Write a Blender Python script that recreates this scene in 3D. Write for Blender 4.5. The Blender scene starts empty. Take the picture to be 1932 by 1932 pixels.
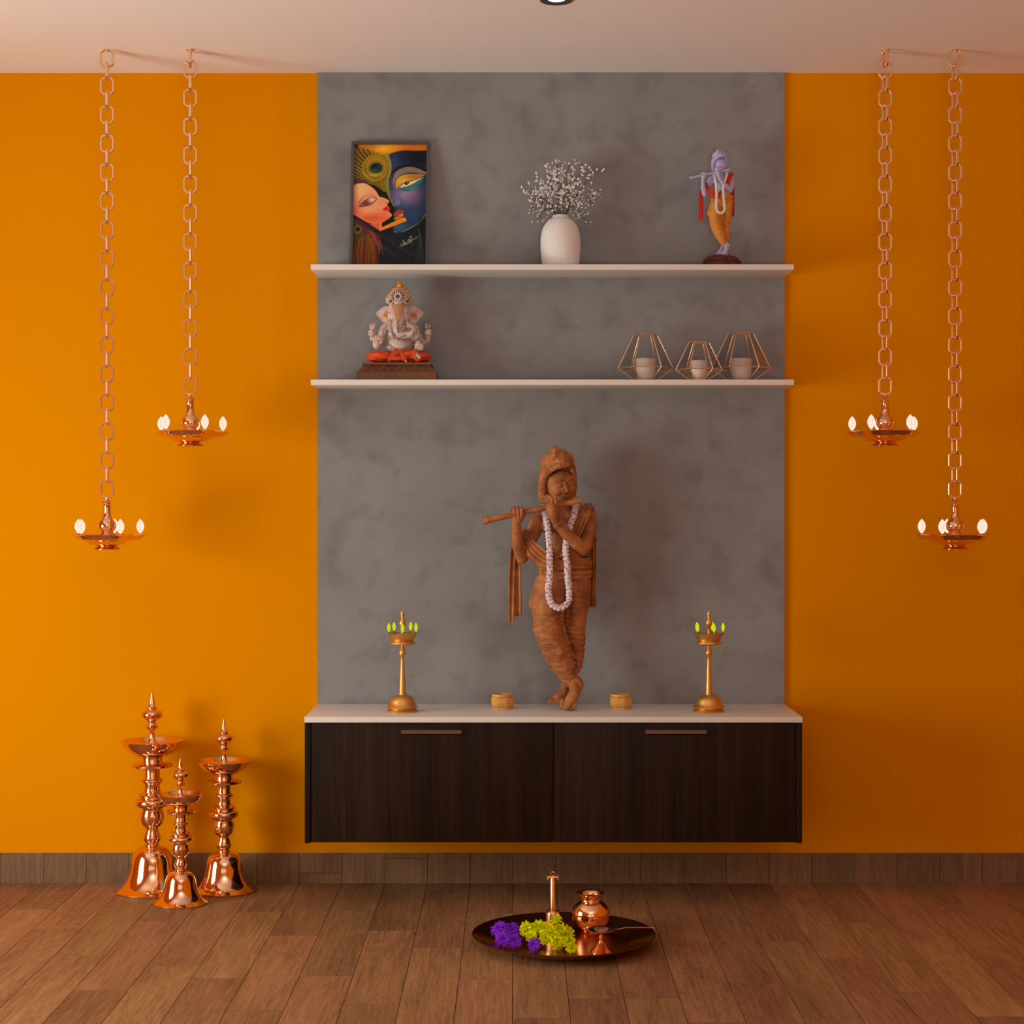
import bpy, bmesh, math, random
import numpy as np
from mathutils import Vector, Matrix, noise
from mathutils.bvhtree import BVHTree
PI = math.pi
C = bpy.context.scene.collection
R_ = random.Random(7)

# ------------------------------------------------------------------ camera figures (metres)
D = 5.9          # camera to back wall
F = 3333.0       # focal length for a 1932 px frame
EYE = 1.248      # eye height above the floor
CEIL = 2.703
def at(px, py, y):
    "world point seen at (px,py) of the photograph when it stands at depth coordinate y (wall = 0)"
    d = D + y
    return Vector(((px - 971) * d / F, y, EYE + (960 - py) * d / F))

# ------------------------------------------------------------------ materials
def new_mat(name):
    m = bpy.data.materials.new(name); m.use_nodes = True
    nt = m.node_tree
    return m, nt, nt.nodes['Principled BSDF']
def mat(name, col, rough=0.5, metal=0.0, spec=0.5, bump=0.0, bscale=200, vary=0.0, vscale=8, col2=None, sheen=0):
    m, nt, b = new_mat(name)
    b.inputs['Roughness'].default_value = rough
    b.inputs['Metallic'].default_value = metal
    b.inputs['Specular IOR Level'].default_value = spec
    tc = nt.nodes.new('ShaderNodeTexCoord')
    n = nt.nodes.new('ShaderNodeTexNoise'); n.inputs['Scale'].default_value = vscale; n.inputs['Detail'].default_value = 5
    nt.links.new(tc.outputs['Object'], n.inputs['Vector'])
    r = nt.nodes.new('ShaderNodeValToRGB')
    c2 = col2 or tuple(max(0, c * (1 - vary)) for c in col)
    r.color_ramp.elements[0].position = 0.35; r.color_ramp.elements[1].position = 0.65
    r.color_ramp.elements[0].color = (*c2, 1); r.color_ramp.elements[1].color = (*col, 1)
    nt.links.new(n.outputs['Fac'], r.inputs['Fac']); nt.links.new(r.outputs['Color'], b.inputs['Base Color'])
    if bump:
        n2 = nt.nodes.new('ShaderNodeTexNoise'); n2.inputs['Scale'].default_value = bscale; n2.inputs['Detail'].default_value = 4
        nt.links.new(tc.outputs['Object'], n2.inputs['Vector'])
        bp = nt.nodes.new('ShaderNodeBump'); bp.inputs['Strength'].default_value = bump; bp.inputs['Distance'].default_value = 0.004
        nt.links.new(n2.outputs['Fac'], bp.inputs['Height']); nt.links.new(bp.outputs['Normal'], b.inputs['Normal'])
    return m
def emit(name, col, strength, col_line=None, w=0.0007):
    m, nt, b = new_mat(name)
    b.inputs['Base Color'].default_value = (col[0]*.04, col[1]*.04, col[2]*.04, 1); b.inputs['Roughness'].default_value = 0.9; b.inputs['Specular IOR Level'].default_value = 0
    b.inputs['Emission Color'].default_value = (*col, 1); b.inputs['Emission Strength'].default_value = strength
    if col_line:
        tc = nt.nodes.new('ShaderNodeTexCoord'); s = nt.nodes.new('ShaderNodeSeparateXYZ')
        nt.links.new(tc.outputs['Object'], s.inputs[0])
        a = nt.nodes.new('ShaderNodeMath'); a.operation = 'ABSOLUTE'; nt.links.new(s.outputs['X'], a.inputs[0])
        l = nt.nodes.new('ShaderNodeMath'); l.operation = 'LESS_THAN'; l.inputs[1].default_value = w; nt.links.new(a.outputs[0], l.inputs[0])
        z = nt.nodes.new('ShaderNodeMath'); z.operation = 'COMPARE'; z.inputs[1].default_value = 0.024; z.inputs[2].default_value = 0.011; nt.links.new(s.outputs['Z'], z.inputs[0])
        mu = nt.nodes.new('ShaderNodeMath'); mu.operation = 'MULTIPLY'; nt.links.new(l.outputs[0], mu.inputs[0]); nt.links.new(z.outputs[0], mu.inputs[1])
        mx = nt.nodes.new('ShaderNodeMix'); mx.data_type = 'RGBA'; nt.links.new(mu.outputs[0], mx.inputs['Factor'])
        mx.inputs['A'].default_value = (*col, 1); mx.inputs['B'].default_value = (*col_line, 1)
        nt.links.new(mx.outputs['Result'], b.inputs['Emission Color'])
    return m

# ------------------------------------------------------------------ mesh builder
class MB:
    def __init__(s): s.v = []; s.f = []; s.mi = []; s.cur = 0
    def add(s, vs, fs):
        o = len(s.v); s.v += [tuple(p) for p in vs]
        s.f += [tuple(i + o for i in f) for f in fs]; s.mi += [s.cur] * len(fs); return s
    def box(s, x0, x1, y0, y1, z0, z1):
        return s.add([(x0,y0,z0),(x1,y0,z0),(x1,y1,z0),(x0,y1,z0),(x0,y0,z1),(x1,y0,z1),(x1,y1,z1),(x0,y1,z1)],
              [(0,3,2,1),(4,5,6,7),(0,1,5,4),(1,2,6,5),(2,3,7,6),(3,0,4,7)])
    def lathe(s, prof, n=48, c=(0,0,0), fn=None, axis=None):
        rings = []; vs = []
        for r, z in prof:
            if r < 1e-6: rings.append([len(vs)]); vs.append(Vector((0,0,z)))
            else:
                rings.append(list(range(len(vs), len(vs) + n)))
                for i in range(n):
                    a = 2*PI*i/n; rr = fn(a, r, z) if fn else r
                    vs.append(Vector((rr*math.cos(a), rr*math.sin(a), z)))
        fs = []
        for A, B in zip(rings, rings[1:]):
            for i in range(n):
                j = (i+1) % n
                if len(A) == 1 and len(B) == 1: continue
                if len(A) == 1: fs.append((A[0], B[j], B[i]))
                elif len(B) == 1: fs.append((A[i], A[j], B[0]))
                else: fs.append((A[i], A[j], B[j], B[i]))
        M = axis if axis is not None else Matrix.Identity(3)
        c = Vector(c)
        return s.add([M @ p + c for p in vs], fs)
    def ball(s, c, r, n=14, rot=None):
        if isinstance(r, (int, float)): r = (r, r, r)
        m = max(6, n*2//3); vs = []; fs = []
        vs.append(Vector((0,0,r[2])))
        for i in range(1, m):
            t = PI*i/m
            for k in range(n):
                a = 2*PI*k/n
                vs.append(Vector((r[0]*math.sin(t)*math.cos(a), r[1]*math.sin(t)*math.sin(a), r[2]*math.cos(t))))
        vs.append(Vector((0,0,-r[2])))
        for k in range(n): fs.append((0, 1+k, 1+(k+1)%n))
        for i in range(m-2):
            o = 1+i*n
            for k in range(n): fs.append((o+k, o+n+k, o+n+(k+1)%n, o+(k+1)%n))
        o = 1+(m-2)*n; L = len(vs)-1
        for k in range(n): fs.append((o+k, L, o+(k+1)%n))
        if rot is not None: vs = [rot @ p for p in vs]
        c = Vector(c)
        return s.add([p + c for p in vs], fs)
    def tube(s, pts, rad, n=10, caps=True, closed=False, flat=1.0, up=None):
        pts = [Vector(p) for p in pts]
        if isinstance(rad, (int, float)): rad = [rad]*len(pts)
        N = len(pts); vs = []; fs = []; prev = None
        for i, p in enumerate(pts):
            if closed: t = pts[(i+1)%N] - pts[i-1]
            else: t = pts[min(i+1, N-1)] - pts[max(i-1, 0)]
            t.normalize()
            if up is not None: u = Vector(up)
            else: u = prev if prev is not None else (Vector((0,1,0)) if abs(t.y) < 0.9 else Vector((1,0,0)))
            u = u - t*u.dot(t)
            if u.length < 1e-6: u = t.orthogonal()
            u.normalize(); prev = u; w = t.cross(u)
            for k in range(n):
                a = 2*PI*k/n
                vs.append(p + (w*math.cos(a) + u*math.sin(a)*flat)*rad[i])
        for i in range(N if closed else N-1):
            A = i*n; B = ((i+1)%N)*n
            for k in range(n): fs.append((A+k, A+(k+1)%n, B+(k+1)%n, B+k))
        if caps and not closed:
            vs.append(pts[0] - (pts[1]-pts[0]).normalized()*rad[0]*0.6); vs.append(pts[-1] + (pts[-1]-pts[-2]).normalized()*rad[-1]*0.6)
            a, b = len(vs)-2, len(vs)-1; B = (N-1)*n
            for k in range(n): fs.append((a, (k+1)%n, k)); fs.append((b, B+k, B+(k+1)%n))
        return s.add(vs, fs)
    def cap(s, a, b, ra, rb, n=14, m=5):
        "capsule with round ends"
        a, b = Vector(a), Vector(b); d = b-a; L = d.length
        if L < 1e-6: return s.ball(a, ra, n)
        q = d.to_track_quat('Z', 'Y').to_matrix(); prof = []
        for i in range(m+1): t = PI/2*(i/m); prof.append((ra*math.sin(t), -ra*math.cos(t)))
        for i in range(m+1): t = PI/2*(i/m); prof.append((rb*math.cos(t), L + rb*math.sin(t)))
        prof[0] = (0, -ra); prof[-1] = (0, L+rb)
        return s.lathe(prof, n, a, axis=q)
    def chain(s, pts, n=14):
        "pts: (point, radius) ... joined capsules"
        for (a, ra), (b, rb) in zip(pts, pts[1:]): s.cap(a, b, ra, rb, n)
        return s
    def sweep(s, path, sec, closed=True, up=(0,1,0)):
        "rectangular section (half in-plane, half along up) swept along path"
        N = len(path); vs = []; fs = []; U = Vector(up).normalized()
        path = [Vector(p) for p in path]
        for i, p in enumerate(path):
            if closed: t1 = (path[(i+1)%N]-p).normalized(); t0 = (p-path[i-1]).normalized()
            else:
                t1 = (path[min(i+1,N-1)]-path[min(i,N-2)]).normalized(); t0 = (path[max(i,1)]-path[max(i-1,0)]).normalized()
            t = (t0+t1).normalized(); w = t.cross(U).normalized(); k = 1/max(0.5, t.dot(t1))
            a, b = sec[0]*k, sec[1]; c_ = min(sec)*0.45
            for x, y in ((a-c_,b),(a,b-c_),(a,-b+c_),(a-c_,-b),(-a+c_,-b),(-a,-b+c_),(-a,b-c_),(-a+c_,b)):
                vs.append(p + w*x + U*y)
        for i in range(N if closed else N-1):
            A = i*8; B = ((i+1)%N)*8
            for k in range(8): fs.append((A+k, A+(k+1)%8, B+(k+1)%8, B+k))
        if not closed: fs.append(tuple(range(8))); fs.append(tuple(reversed(range((N-1)*8, N*8))))
        return s.add(vs, fs)
    def ribbon(s, pts, widths, folds=3, amp=0.004, th=0.004, across=(1,0,0), n=24, m=None, ends=None):
        "pleated cloth strip of real thickness"
        P = [Vector(p) for p in pts]
        P, W = resample(P, widths, m or 28)
        A = Vector(across).normalized(); front = []; back = []
        for i, (p, w) in enumerate(zip(P, W)):
            t = (P[min(i+1, len(P)-1)] - P[max(i-1, 0)]).normalized()
            nrm = A.cross(t)
            if nrm.length < 1e-4: nrm = Vector((0,-1,0))
            nrm.normalize(); ac = t.cross(nrm).normalized()
            if nrm.y > 0: nrm = -nrm
            if ac.dot(A) < 0: ac = -ac
            fr = []; bk = []
            for k in range(n+1):
                u = k/n - 0.5
                h = amp*math.cos(2*PI*folds*(u+0.5) + 0.4*math.sin(i*0.3)) - amp*1.2*(2*abs(u))**4
                fr.append(p + ac*w*u + nrm*(h + th*0.5)); bk.append(p + ac*w*u + nrm*(h*0.6 - th*0.5))
            front.append(fr); back.append(bk)
        m_ = len(P); q = n+1; vs = [v for r in front for v in r] + [v for r in back for v in r]; O = m_*q; fs = []
        for i in range(m_-1):
            for k in range(n):
                a = i*q+k; fs.append((a, a+q, a+q+1, a+1)); fs.append((O+a, O+a+1, O+a+q+1, O+a+q))
            a = i*q; fs.append((a, O+a, O+a+q, a+q)); a += n; fs.append((a, a+q, O+a+q, O+a))
        for k in range(n):
            fs.append((k, k+1, O+k+1, O+k)); a = (m_-1)*q+k; fs.append((a, O+a, O+a+1, a+1))
        return s.add(vs, fs)
    def mesh(s, name, mats, smooth=True, angle=40, fixn=True):
        me = bpy.data.meshes.new(name); me.from_pydata(s.v, [], s.f)
        if not isinstance(mats, (list, tuple)): mats = [mats]
        for m in mats: me.materials.append(m)
        if len(mats) > 1: me.polygons.foreach_set('material_index', s.mi)
        if fixn:
            bm = bmesh.new(); bm.from_mesh(me); bmesh.ops.recalc_face_normals(bm, faces=bm.faces); bm.to_mesh(me); bm.free()
        if smooth:
            me.polygons.foreach_set('use_smooth', [True]*len(me.polygons)); me.set_sharp_from_angle(angle=math.radians(angle))
        me.update(); return me
    def build(s, name, mats, parent=None, **k):
        return link(name, s.mesh(name, mats, **k), parent)
def resample(P, W, m):
    "Catmull-Rom through P with widths W"
    P = [Vector(p) for p in P]
    if isinstance(W, (int, float)): W = [W]*len(P)
    out = []; ow = []; N = len(P)
    for j in range(m):
        t = j/(m-1)*(N-1); i = min(int(t), N-2); f = t-i
        p0, p1, p2, p3 = P[max(i-1,0)], P[i], P[i+1], P[min(i+2,N-1)]
        out.append(0.5*((2*p1) + (p2-p0)*f + (2*p0-5*p1+4*p2-p3)*f*f + (3*p1-p0-3*p2+p3)*f**3)); ow.append(W[i]*(1-f)+W[i+1]*f)
    return out, ow
def link(name, data, parent=None):
    o = bpy.data.objects.new(name, data); C.objects.link(o)
    if parent is not None: o.parent = parent
    return o
def tag(o, label=None, cat=None, group=None, kind=None):
    if label: o['label'] = label
    if cat: o['category'] = cat
    if group: o['group'] = group
    if kind: o['kind'] = kind
    return o
def thing(name, label, cat, loc=(0,0,0), rz=0, group=None):
    o = link(name, None); o.location = loc; o.rotation_euler = (0,0,rz); return tag(o, label, cat, group)
def dup(root, loc=None, rz=None, scale=None, label=None, group=None):
    def cp(o, par):
        c = o.copy(); C.objects.link(c)
        if par is not None: c.parent = par
        for ch in list(o.children): cp(ch, c)
        return c
    r = cp(root, None)
    if loc is not None: r.location = loc
    if rz is not None: r.rotation_euler = (0,0,rz)
    if scale is not None: r.scale = (scale,)*3
    if label: r['label'] = label
    if group: r['group'] = group
    return r
def remesh(mb, voxel, smooth=4, name='tmp'):
    "one continuous surface out of overlapping volumes"
    me = mb.mesh(name, [], smooth=False)
    o = link(name, me)
    m = o.modifiers.new('r', 'REMESH'); m.mode = 'VOXEL'; m.voxel_size = voxel; m.adaptivity = 0
    if smooth:
        s = o.modifiers.new('s', 'SMOOTH'); s.factor = 0.5; s.iterations = smooth
    dg = bpy.context.evaluated_depsgraph_get(); dg.update()
    out = bpy.data.meshes.new_from_object(o.evaluated_get(dg))
    bpy.data.objects.remove(o); bpy.data.meshes.remove(me)
    out.polygons.foreach_set('use_smooth', [True]*len(out.polygons))
    return out
def displace(me, fn):
    ns = [v.normal.copy() for v in me.vertices]
    for v, n in zip(me.vertices, ns):
        d = fn(v.co, n)
        if d: v.co = v.co + n*d
    me.update()
def setmat(me, m):
    me.materials.clear(); me.materials.append(m); return me
# ================================================================== materials of the place
M = {}
def concrete():
    m, nt, b = new_mat('grey_concrete_plaster'); tc = nt.nodes.new('ShaderNodeTexCoord')
    a = nt.nodes.new('ShaderNodeTexNoise'); a.inputs['Scale'].default_value = 3.2; a.inputs['Detail'].default_value = 8; a.inputs['Roughness'].default_value = 0.62; a.inputs['Distortion'].default_value = 0.35
    c = nt.nodes.new('ShaderNodeTexNoise'); c.inputs['Scale'].default_value = 11; c.inputs['Detail'].default_value = 7; c.inputs['Distortion'].default_value = .25
    for n in (a, c): nt.links.new(tc.outputs['Object'], n.inputs['Vector'])
    r1 = nt.nodes.new('ShaderNodeValToRGB'); e = r1.color_ramp.elements
    e[0].position = .30; e[0].color = (.222,.238,.258,1); e[1].position = .72; e[1].color = (.286,.308,.335,1)
    r2 = nt.nodes.new('ShaderNodeValToRGB'); e = r2.color_ramp.elements
    e[0].position = .30; e[0].color = (.74,.74,.74,1); e[1].position = .50; e[1].color = (1,1,1,1)
    nt.links.new(a.outputs['Fac'], r1.inputs['Fac']); nt.links.new(c.outputs['Fac'], r2.inputs['Fac'])
    mx = nt.nodes.new('ShaderNodeMix'); mx.data_type = 'RGBA'; mx.blend_type = 'MULTIPLY'; mx.inputs['Factor'].default_value = .8
    nt.links.new(r1.outputs['Color'], mx.inputs['A']); nt.links.new(r2.outputs['Color'], mx.inputs['B'])
    nt.links.new(mx.outputs['Result'], b.inputs['Base Color']); b.inputs['Roughness'].default_value = .75; b.inputs['Specular IOR Level'].default_value = .3
    return m
def walnut():
    m, nt, b = new_mat('dark_walnut'); tc = nt.nodes.new('ShaderNodeTexCoord')
    mp = nt.nodes.new('ShaderNodeMapping'); mp.inputs['Scale'].default_value = (9, 1, .55); nt.links.new(tc.outputs['Object'], mp.inputs['Vector'])
    a = nt.nodes.new('ShaderNodeTexNoise'); a.inputs['Scale'].default_value = 2.2; a.inputs['Detail'].default_value = 5; a.inputs['Distortion'].default_value = .8
    mp2 = nt.nodes.new('ShaderNodeMapping'); mp2.inputs['Scale'].default_value = (60, 1, 1.1); nt.links.new(tc.outputs['Object'], mp2.inputs['Vector'])
    c = nt.nodes.new('ShaderNodeTexNoise'); c.inputs['Scale'].default_value = 3; c.inputs['Detail'].default_value = 6; c.inputs['Distortion'].default_value = .4
    nt.links.new(mp.outputs['Vector'], a.inputs['Vector']); nt.links.new(mp2.outputs['Vector'], c.inputs['Vector'])
    ad = nt.nodes.new('ShaderNodeMath'); ad.operation = 'MULTIPLY_ADD'; ad.inputs[1].default_value = .55; nt.links.new(a.outputs['Fac'], ad.inputs[0])
    m2 = nt.nodes.new('ShaderNodeMath'); m2.operation = 'MULTIPLY'; m2.inputs[1].default_value = .45; nt.links.new(c.outputs['Fac'], m2.inputs[0]); nt.links.new(m2.outputs[0], ad.inputs[2])
    r = nt.nodes.new('ShaderNodeValToRGB'); e = r.color_ramp.elements
    e[0].position = .36; e[0].color = (.007,.0031,.0014,1); e[1].position = .66; e[1].color = (.030,.0145,.0055,1)
    x = r.color_ramp.elements.new(.5); x.color = (.0165,.0070,.0030,1)
    nt.links.new(ad.outputs[0], r.inputs['Fac']); nt.links.new(r.outputs['Color'], b.inputs['Base Color'])
    b.inputs['Roughness'].default_value = .5; b.inputs['Specular IOR Level'].default_value = .18
    return m
def planks(vertical=False):
    m, nt, b = new_mat('baseboard_planks' if vertical else 'floor_planks'); tc = nt.nodes.new('ShaderNodeTexCoord')
    at_ = nt.nodes.new('ShaderNodeAttribute'); at_.attribute_name = 'plank'
    mp = nt.nodes.new('ShaderNodeMapping'); mp.inputs['Scale'].default_value = (1, 1, .16) if vertical else (1, .16, 1)
    sc = nt.nodes.new('ShaderNodeVectorMath'); sc.operation = 'MULTIPLY_ADD'; sc.inputs[1].default_value = (37, 23, 11)
    nt.links.new(at_.outputs['Color'], sc.inputs[0]); nt.links.new(tc.outputs['Object'], mp.inputs['Vector']); nt.links.new(mp.outputs['Vector'], sc.inputs[2])
    wv = nt.nodes.new('ShaderNodeTexNoise'); wv.inputs['Scale'].default_value = 7; wv.inputs['Detail'].default_value = 3; wv.inputs['Distortion'].default_value = .8
    nt.links.new(sc.outputs[0], wv.inputs['Vector'])
    rings = nt.nodes.new('ShaderNodeMath'); rings.operation = 'MULTIPLY'; rings.inputs[1].default_value = 120; nt.links.new(wv.outputs['Fac'], rings.inputs[0])
    sn = nt.nodes.new('ShaderNodeMath'); sn.operation = 'SINE'; nt.links.new(rings.outputs[0], sn.inputs[0])
    fine = nt.nodes.new('ShaderNodeTexNoise'); fine.inputs['Scale'].default_value = 120; fine.inputs['Detail'].default_value = 5; fine.inputs['Distortion'].default_value = .6
    mf = nt.nodes.new('ShaderNodeMapping'); mf.inputs['Scale'].default_value = (1, 1, .25) if vertical else (1, .25, 1); nt.links.new(sc.outputs[0], mf.inputs['Vector']); nt.links.new(mf.outputs['Vector'], fine.inputs['Vector'])
    big = nt.nodes.new('ShaderNodeTexNoise'); big.inputs['Scale'].default_value = 9; big.inputs['Detail'].default_value = 4; nt.links.new(sc.outputs[0], big.inputs['Vector'])
    a1 = nt.nodes.new('ShaderNodeMath'); a1.operation = 'MULTIPLY_ADD'; a1.inputs[1].default_value = .045; nt.links.new(sn.outputs[0], a1.inputs[0])
    a2 = nt.nodes.new('ShaderNodeMath'); a2.operation = 'MULTIPLY_ADD'; a2.inputs[1].default_value = .55; nt.links.new(fine.outputs['Fac'], a2.inputs[0])
    a3 = nt.nodes.new('ShaderNodeMath'); a3.operation = 'MULTIPLY'; a3.inputs[1].default_value = .46; nt.links.new(big.outputs['Fac'], a3.inputs[0])
    nt.links.new(a3.outputs[0], a2.inputs[2]); nt.links.new(a2.outputs[0], a1.inputs[2])
    r = nt.nodes.new('ShaderNodeValToRGB'); e = r.color_ramp.elements
    e[0].position = .28; e[1].position = .72
    if vertical: e[0].color = (.125,.068,.037,1); e[1].color = (.265,.153,.084,1)
    else: e[0].color = (.165,.077,.033,1); e[1].color = (.43,.228,.108,1)
    nt.links.new(a1.outputs[0], r.inputs['Fac'])
    sp = nt.nodes.new('ShaderNodeSeparateColor'); nt.links.new(at_.outputs['Color'], sp.inputs[0])
    tone = nt.nodes.new('ShaderNodeMapRange'); tone.inputs['To Min'].default_value = .80; tone.inputs['To Max'].default_value = 1.10; nt.links.new(sp.outputs['Red'], tone.inputs['Value'])
    hs = nt.nodes.new('ShaderNodeHueSaturation'); nt.links.new(r.outputs['Color'], hs.inputs['Color']); nt.links.new(tone.outputs[0], hs.inputs['Value'])
    hu = nt.nodes.new('ShaderNodeMapRange'); hu.inputs['To Min'].default_value = .49; hu.inputs['To Max'].default_value = .508; nt.links.new(sp.outputs['Green'], hu.inputs['Value']); nt.links.new(hu.outputs[0], hs.inputs['Hue'])
    nt.links.new(hs.outputs['Color'], b.inputs['Base Color'])
    bp = nt.nodes.new('ShaderNodeBump'); bp.inputs['Strength'].default_value = .35; bp.inputs['Distance'].default_value = .002
    nt.links.new(a1.outputs[0], bp.inputs['Height']); nt.links.new(bp.outputs['Normal'], b.inputs['Normal'])
    b.inputs['Roughness'].default_value = .55; b.inputs['Specular IOR Level'].default_value = .35
    return m
M['concrete'] = concrete(); M['walnut'] = walnut(); M['floor'] = planks(); M['skirt'] = planks(True)
M['orange'] = mat('orange_wall_paint', (.765,.293,.0006), .7, spec=.0, col2=(.755,.288,.0006), vscale=2)
M['ceiling'] = mat('white_ceiling_paint', (.90,.90,.95), .85, spec=.2)
M['cream'] = mat('cream_wall_paint', (.72,.58,.44), .8, spec=.2)
M['white'] = mat('white_laminate', (.78,.79,.79), .38, spec=.3)
M['gap'] = mat('dark_seam', (.055,.028,.015), .9)
M['frame_white'] = mat('white_window_frame', (.7,.68,.65), .5)
M['copper'] = mat('polished_copper_brass', (.93,.56,.33), .09, 1.0)
M['copper_dark'] = mat('dark_copper_plate', (.50,.19,.06), .20, 1.0)
M['chain'] = mat('copper_chain_metal', (.95,.68,.45), .28, 1.0)
M['brass'] = mat('satin_brass', (.78,.47,.15), .42, 1.0, bump=.15, bscale=260)
M['handle'] = mat('brown_handle_metal', (.16,.085,.06), .45, .3)

# ================================================================== the room
XL, XR, YF = -2.95, 2.75, -7.40
WY0, WY1, WZ0, WZ1 = -2.75, -1.25, .20, 1.60         # window in the left wall
def struct(name, mb, m, label=None, **k):
    o = mb.build(name, m, **k); tag(o, label, kind='structure'); return o
joint_px = {-6:(488,1721), -5:(557,1765), -4:(666,1717.5), -3:(740,1756), -2:(827,1788), -1:(919,1848.5), -7:(329,1822), -8:(304,1737.5),
            -9:(150,1802), -10:(105,1752.5), 4:(1363,1728), 5:(1478,1775.5), 2:(1233,1884), 3:(1303,1782), 0:(1019,1921.5), 7:(1635,1740),
            6:(1597,1809.5), 8:(1751,1773.5), 10:(1906,1752.5), 9:(1897,1827)}
PW, PL, X0 = .1423, .771, -.0057
def floor_mesh():
    mb = MB(); cols = []; g = .0009
    mb.cur = 1; mb.box(XL, XR, YF, 0, -.06, -.0035); cols += [(0,0,0)]*6
    mb.cur = 0
    k0 = math.floor((XL-X0)/PW); k1 = math.ceil((XR-X0)/PW)
    for k in range(k0, k1):
        if k in joint_px: y0 = -(D - F*EYE/(joint_px[k][1]-960))
        else: y0 = -R_.random()*PL
        y0 += PL*math.ceil(-y0/PL)
        y = y0
        while y > YF:
            ya, yb = max(y-PL, YF), min(y, 0)
            xa, xb = max(X0+k*PW, XL), min(X0+(k+1)*PW, XR)
            if yb-ya > .005 and xb-xa > .005:
                mb.box(xa+g, xb-g, ya+g, yb-g, -.0035, 0)
                c = (R_.random(), R_.random(), R_.random()); cols += [c]*6
            y -= PL
    o = mb.build('floor', [M['floor'], M['gap']], smooth=False, fixn=False)
    a = o.data.attributes.new('plank', 'FLOAT_COLOR', 'CORNER'); buf = []
    for p, c in zip(o.data.polygons, cols): buf += [*c, 1]*p.loop_total
    a.data.foreach_set('color', buf); return o
fl = floor_mesh(); tag(fl, 'brown wooden plank floor with staggered joints', kind='structure')
def skirt_mesh():
    mb = MB(); cols = []; g = .0008; H = .099
    mb.cur = 1; mb.box(XL, XR, -.007, 0, 0, H-.001); cols += [(0,0,0)]*6; mb.cur = 0
    k0 = math.floor((XL-X0)/PW); k1 = math.ceil((XR-X0)/PW)
    for k in range(k0, k1):
        xa, xb = max(X0+k*PW, XL), min(X0+(k+1)*PW, XR)
        cut = {-5: .033, -3: .082}.get(k)
        for za, zb in (((0, cut), (cut, H)) if cut else ((0, H),)):
            mb.box(xa+g, xb-g, -.010, -.001, za+(g if za else 0), zb-(0 if zb == H else g)); c = (R_.random(), R_.random(), R_.random()); cols += [c]*6
    o = mb.build('baseboard_back', [M['skirt'], M['gap']], smooth=False, fixn=False)
    a = o.data.attributes.new('plank', 'FLOAT_COLOR', 'CORNER'); buf = []
    for p, c in zip(o.data.polygons, cols): buf += [*c, 1]*p.loop_total
    a.data.foreach_set('color', buf); return o
tag(skirt_mesh(), 'brown wooden baseboard of upright plank pieces along orange wall', kind='structure')
struct('wall_back', MB().box(XL, XR, 0, .12, 0, CEIL), M['orange'], 'orange painted back wall', smooth=False)
struct('ceiling', MB().box(XL-.12, XR+.12, YF-.12, .12, CEIL, CEIL+.12), M['ceiling'], 'plain white ceiling', smooth=False)
wl = MB()
wl.box(XL-.12, XL, YF, WY0, 0, CEIL).box(XL-.12, XL, WY1, .12, 0, CEIL).box(XL-.12, XL, WY0, WY1, 0, WZ0).box(XL-.12, XL, WY0, WY1, WZ1, CEIL)
struct('wall_left', wl, M['orange'], 'orange painted side wall with window opening', smooth=False)
struct('wall_right', MB().box(XR, XR+.12, YF, .12, 0, CEIL), M['orange'], 'orange painted side wall', smooth=False)
VX0, VX1, VZ0, VZ1 = -1.95, 2.2, .22, 2.42      # unseen opening added behind the viewer to hold the fill light
struct('wall_front', MB().box(XL-.12, VX0, YF-.12, YF, 0, CEIL).box(VX1, XR+.12, YF-.12, YF, 0, CEIL).box(VX0, VX1, YF-.12, YF, 0, VZ0).box(VX0, VX1, YF-.12, YF, VZ1, CEIL), M['cream'], 'cream painted wall behind the viewer', smooth=False)
w2 = MB(); w2.box(VX0, VX1, YF-.10, YF-.02, VZ0, VZ0+.05).box(VX0, VX1, YF-.10, YF-.02, VZ1-.05, VZ1).box(VX0, VX0+.05, YF-.10, YF-.02, VZ0+.05, VZ1-.05).box(VX1-.05, VX1, YF-.10, YF-.02, VZ0+.05, VZ1-.05)
for xx in (VX0+(VX1-VX0)/3, VX0+(VX1-VX0)*2/3): w2.box(xx-.02, xx+.02, YF-.10, YF-.001, VZ0+.05, VZ1-.05)
struct('added_fill_window', w2, M['frame_white'], 'wide white window frame added behind the viewer for the fill light', smooth=False)
wf = MB(); t = .045
wf.box(XL-.11, XL-.02, WY0, WY1, WZ0, WZ0+t).box(XL-.11, XL-.02, WY0, WY1, WZ1-t, WZ1).box(XL-.11, XL-.02, WY0, WY0+t, WZ0+t, WZ1-t).box(XL-.11, XL-.02, WY1-t, WY1, WZ0+t, WZ1-t)
ym = (WY0+WY1)/2; wf.box(XL-.11, XL-.02, ym-.02, ym+.02, WZ0+t, WZ1-t)
struct('window_1', wf, M['frame_white'], 'white framed side window', smooth=False)

PX0, PX1 = -.6566, .8990
pn = MB().box(PX0, PX1, -.012, 0, .5976, CEIL-.0005)
tag(pn.build('wall_panel', M['concrete'], smooth=False), 'tall grey concrete-look wall panel behind the shelves', 'wall panel', kind='structure')

# ---------------------------------------------------------------- camera
cam = bpy.data.cameras.new('camera'); co = link('camera', cam); co.location = (0, -D, EYE); co.rotation_euler = (PI/2, 0, 0)
cam.sensor_width = 36; cam.lens = F*36/1932; cam.shift_x = -5/1932; cam.shift_y = -6/1932; cam.clip_start = .05
bpy.context.scene.camera = co

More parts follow.
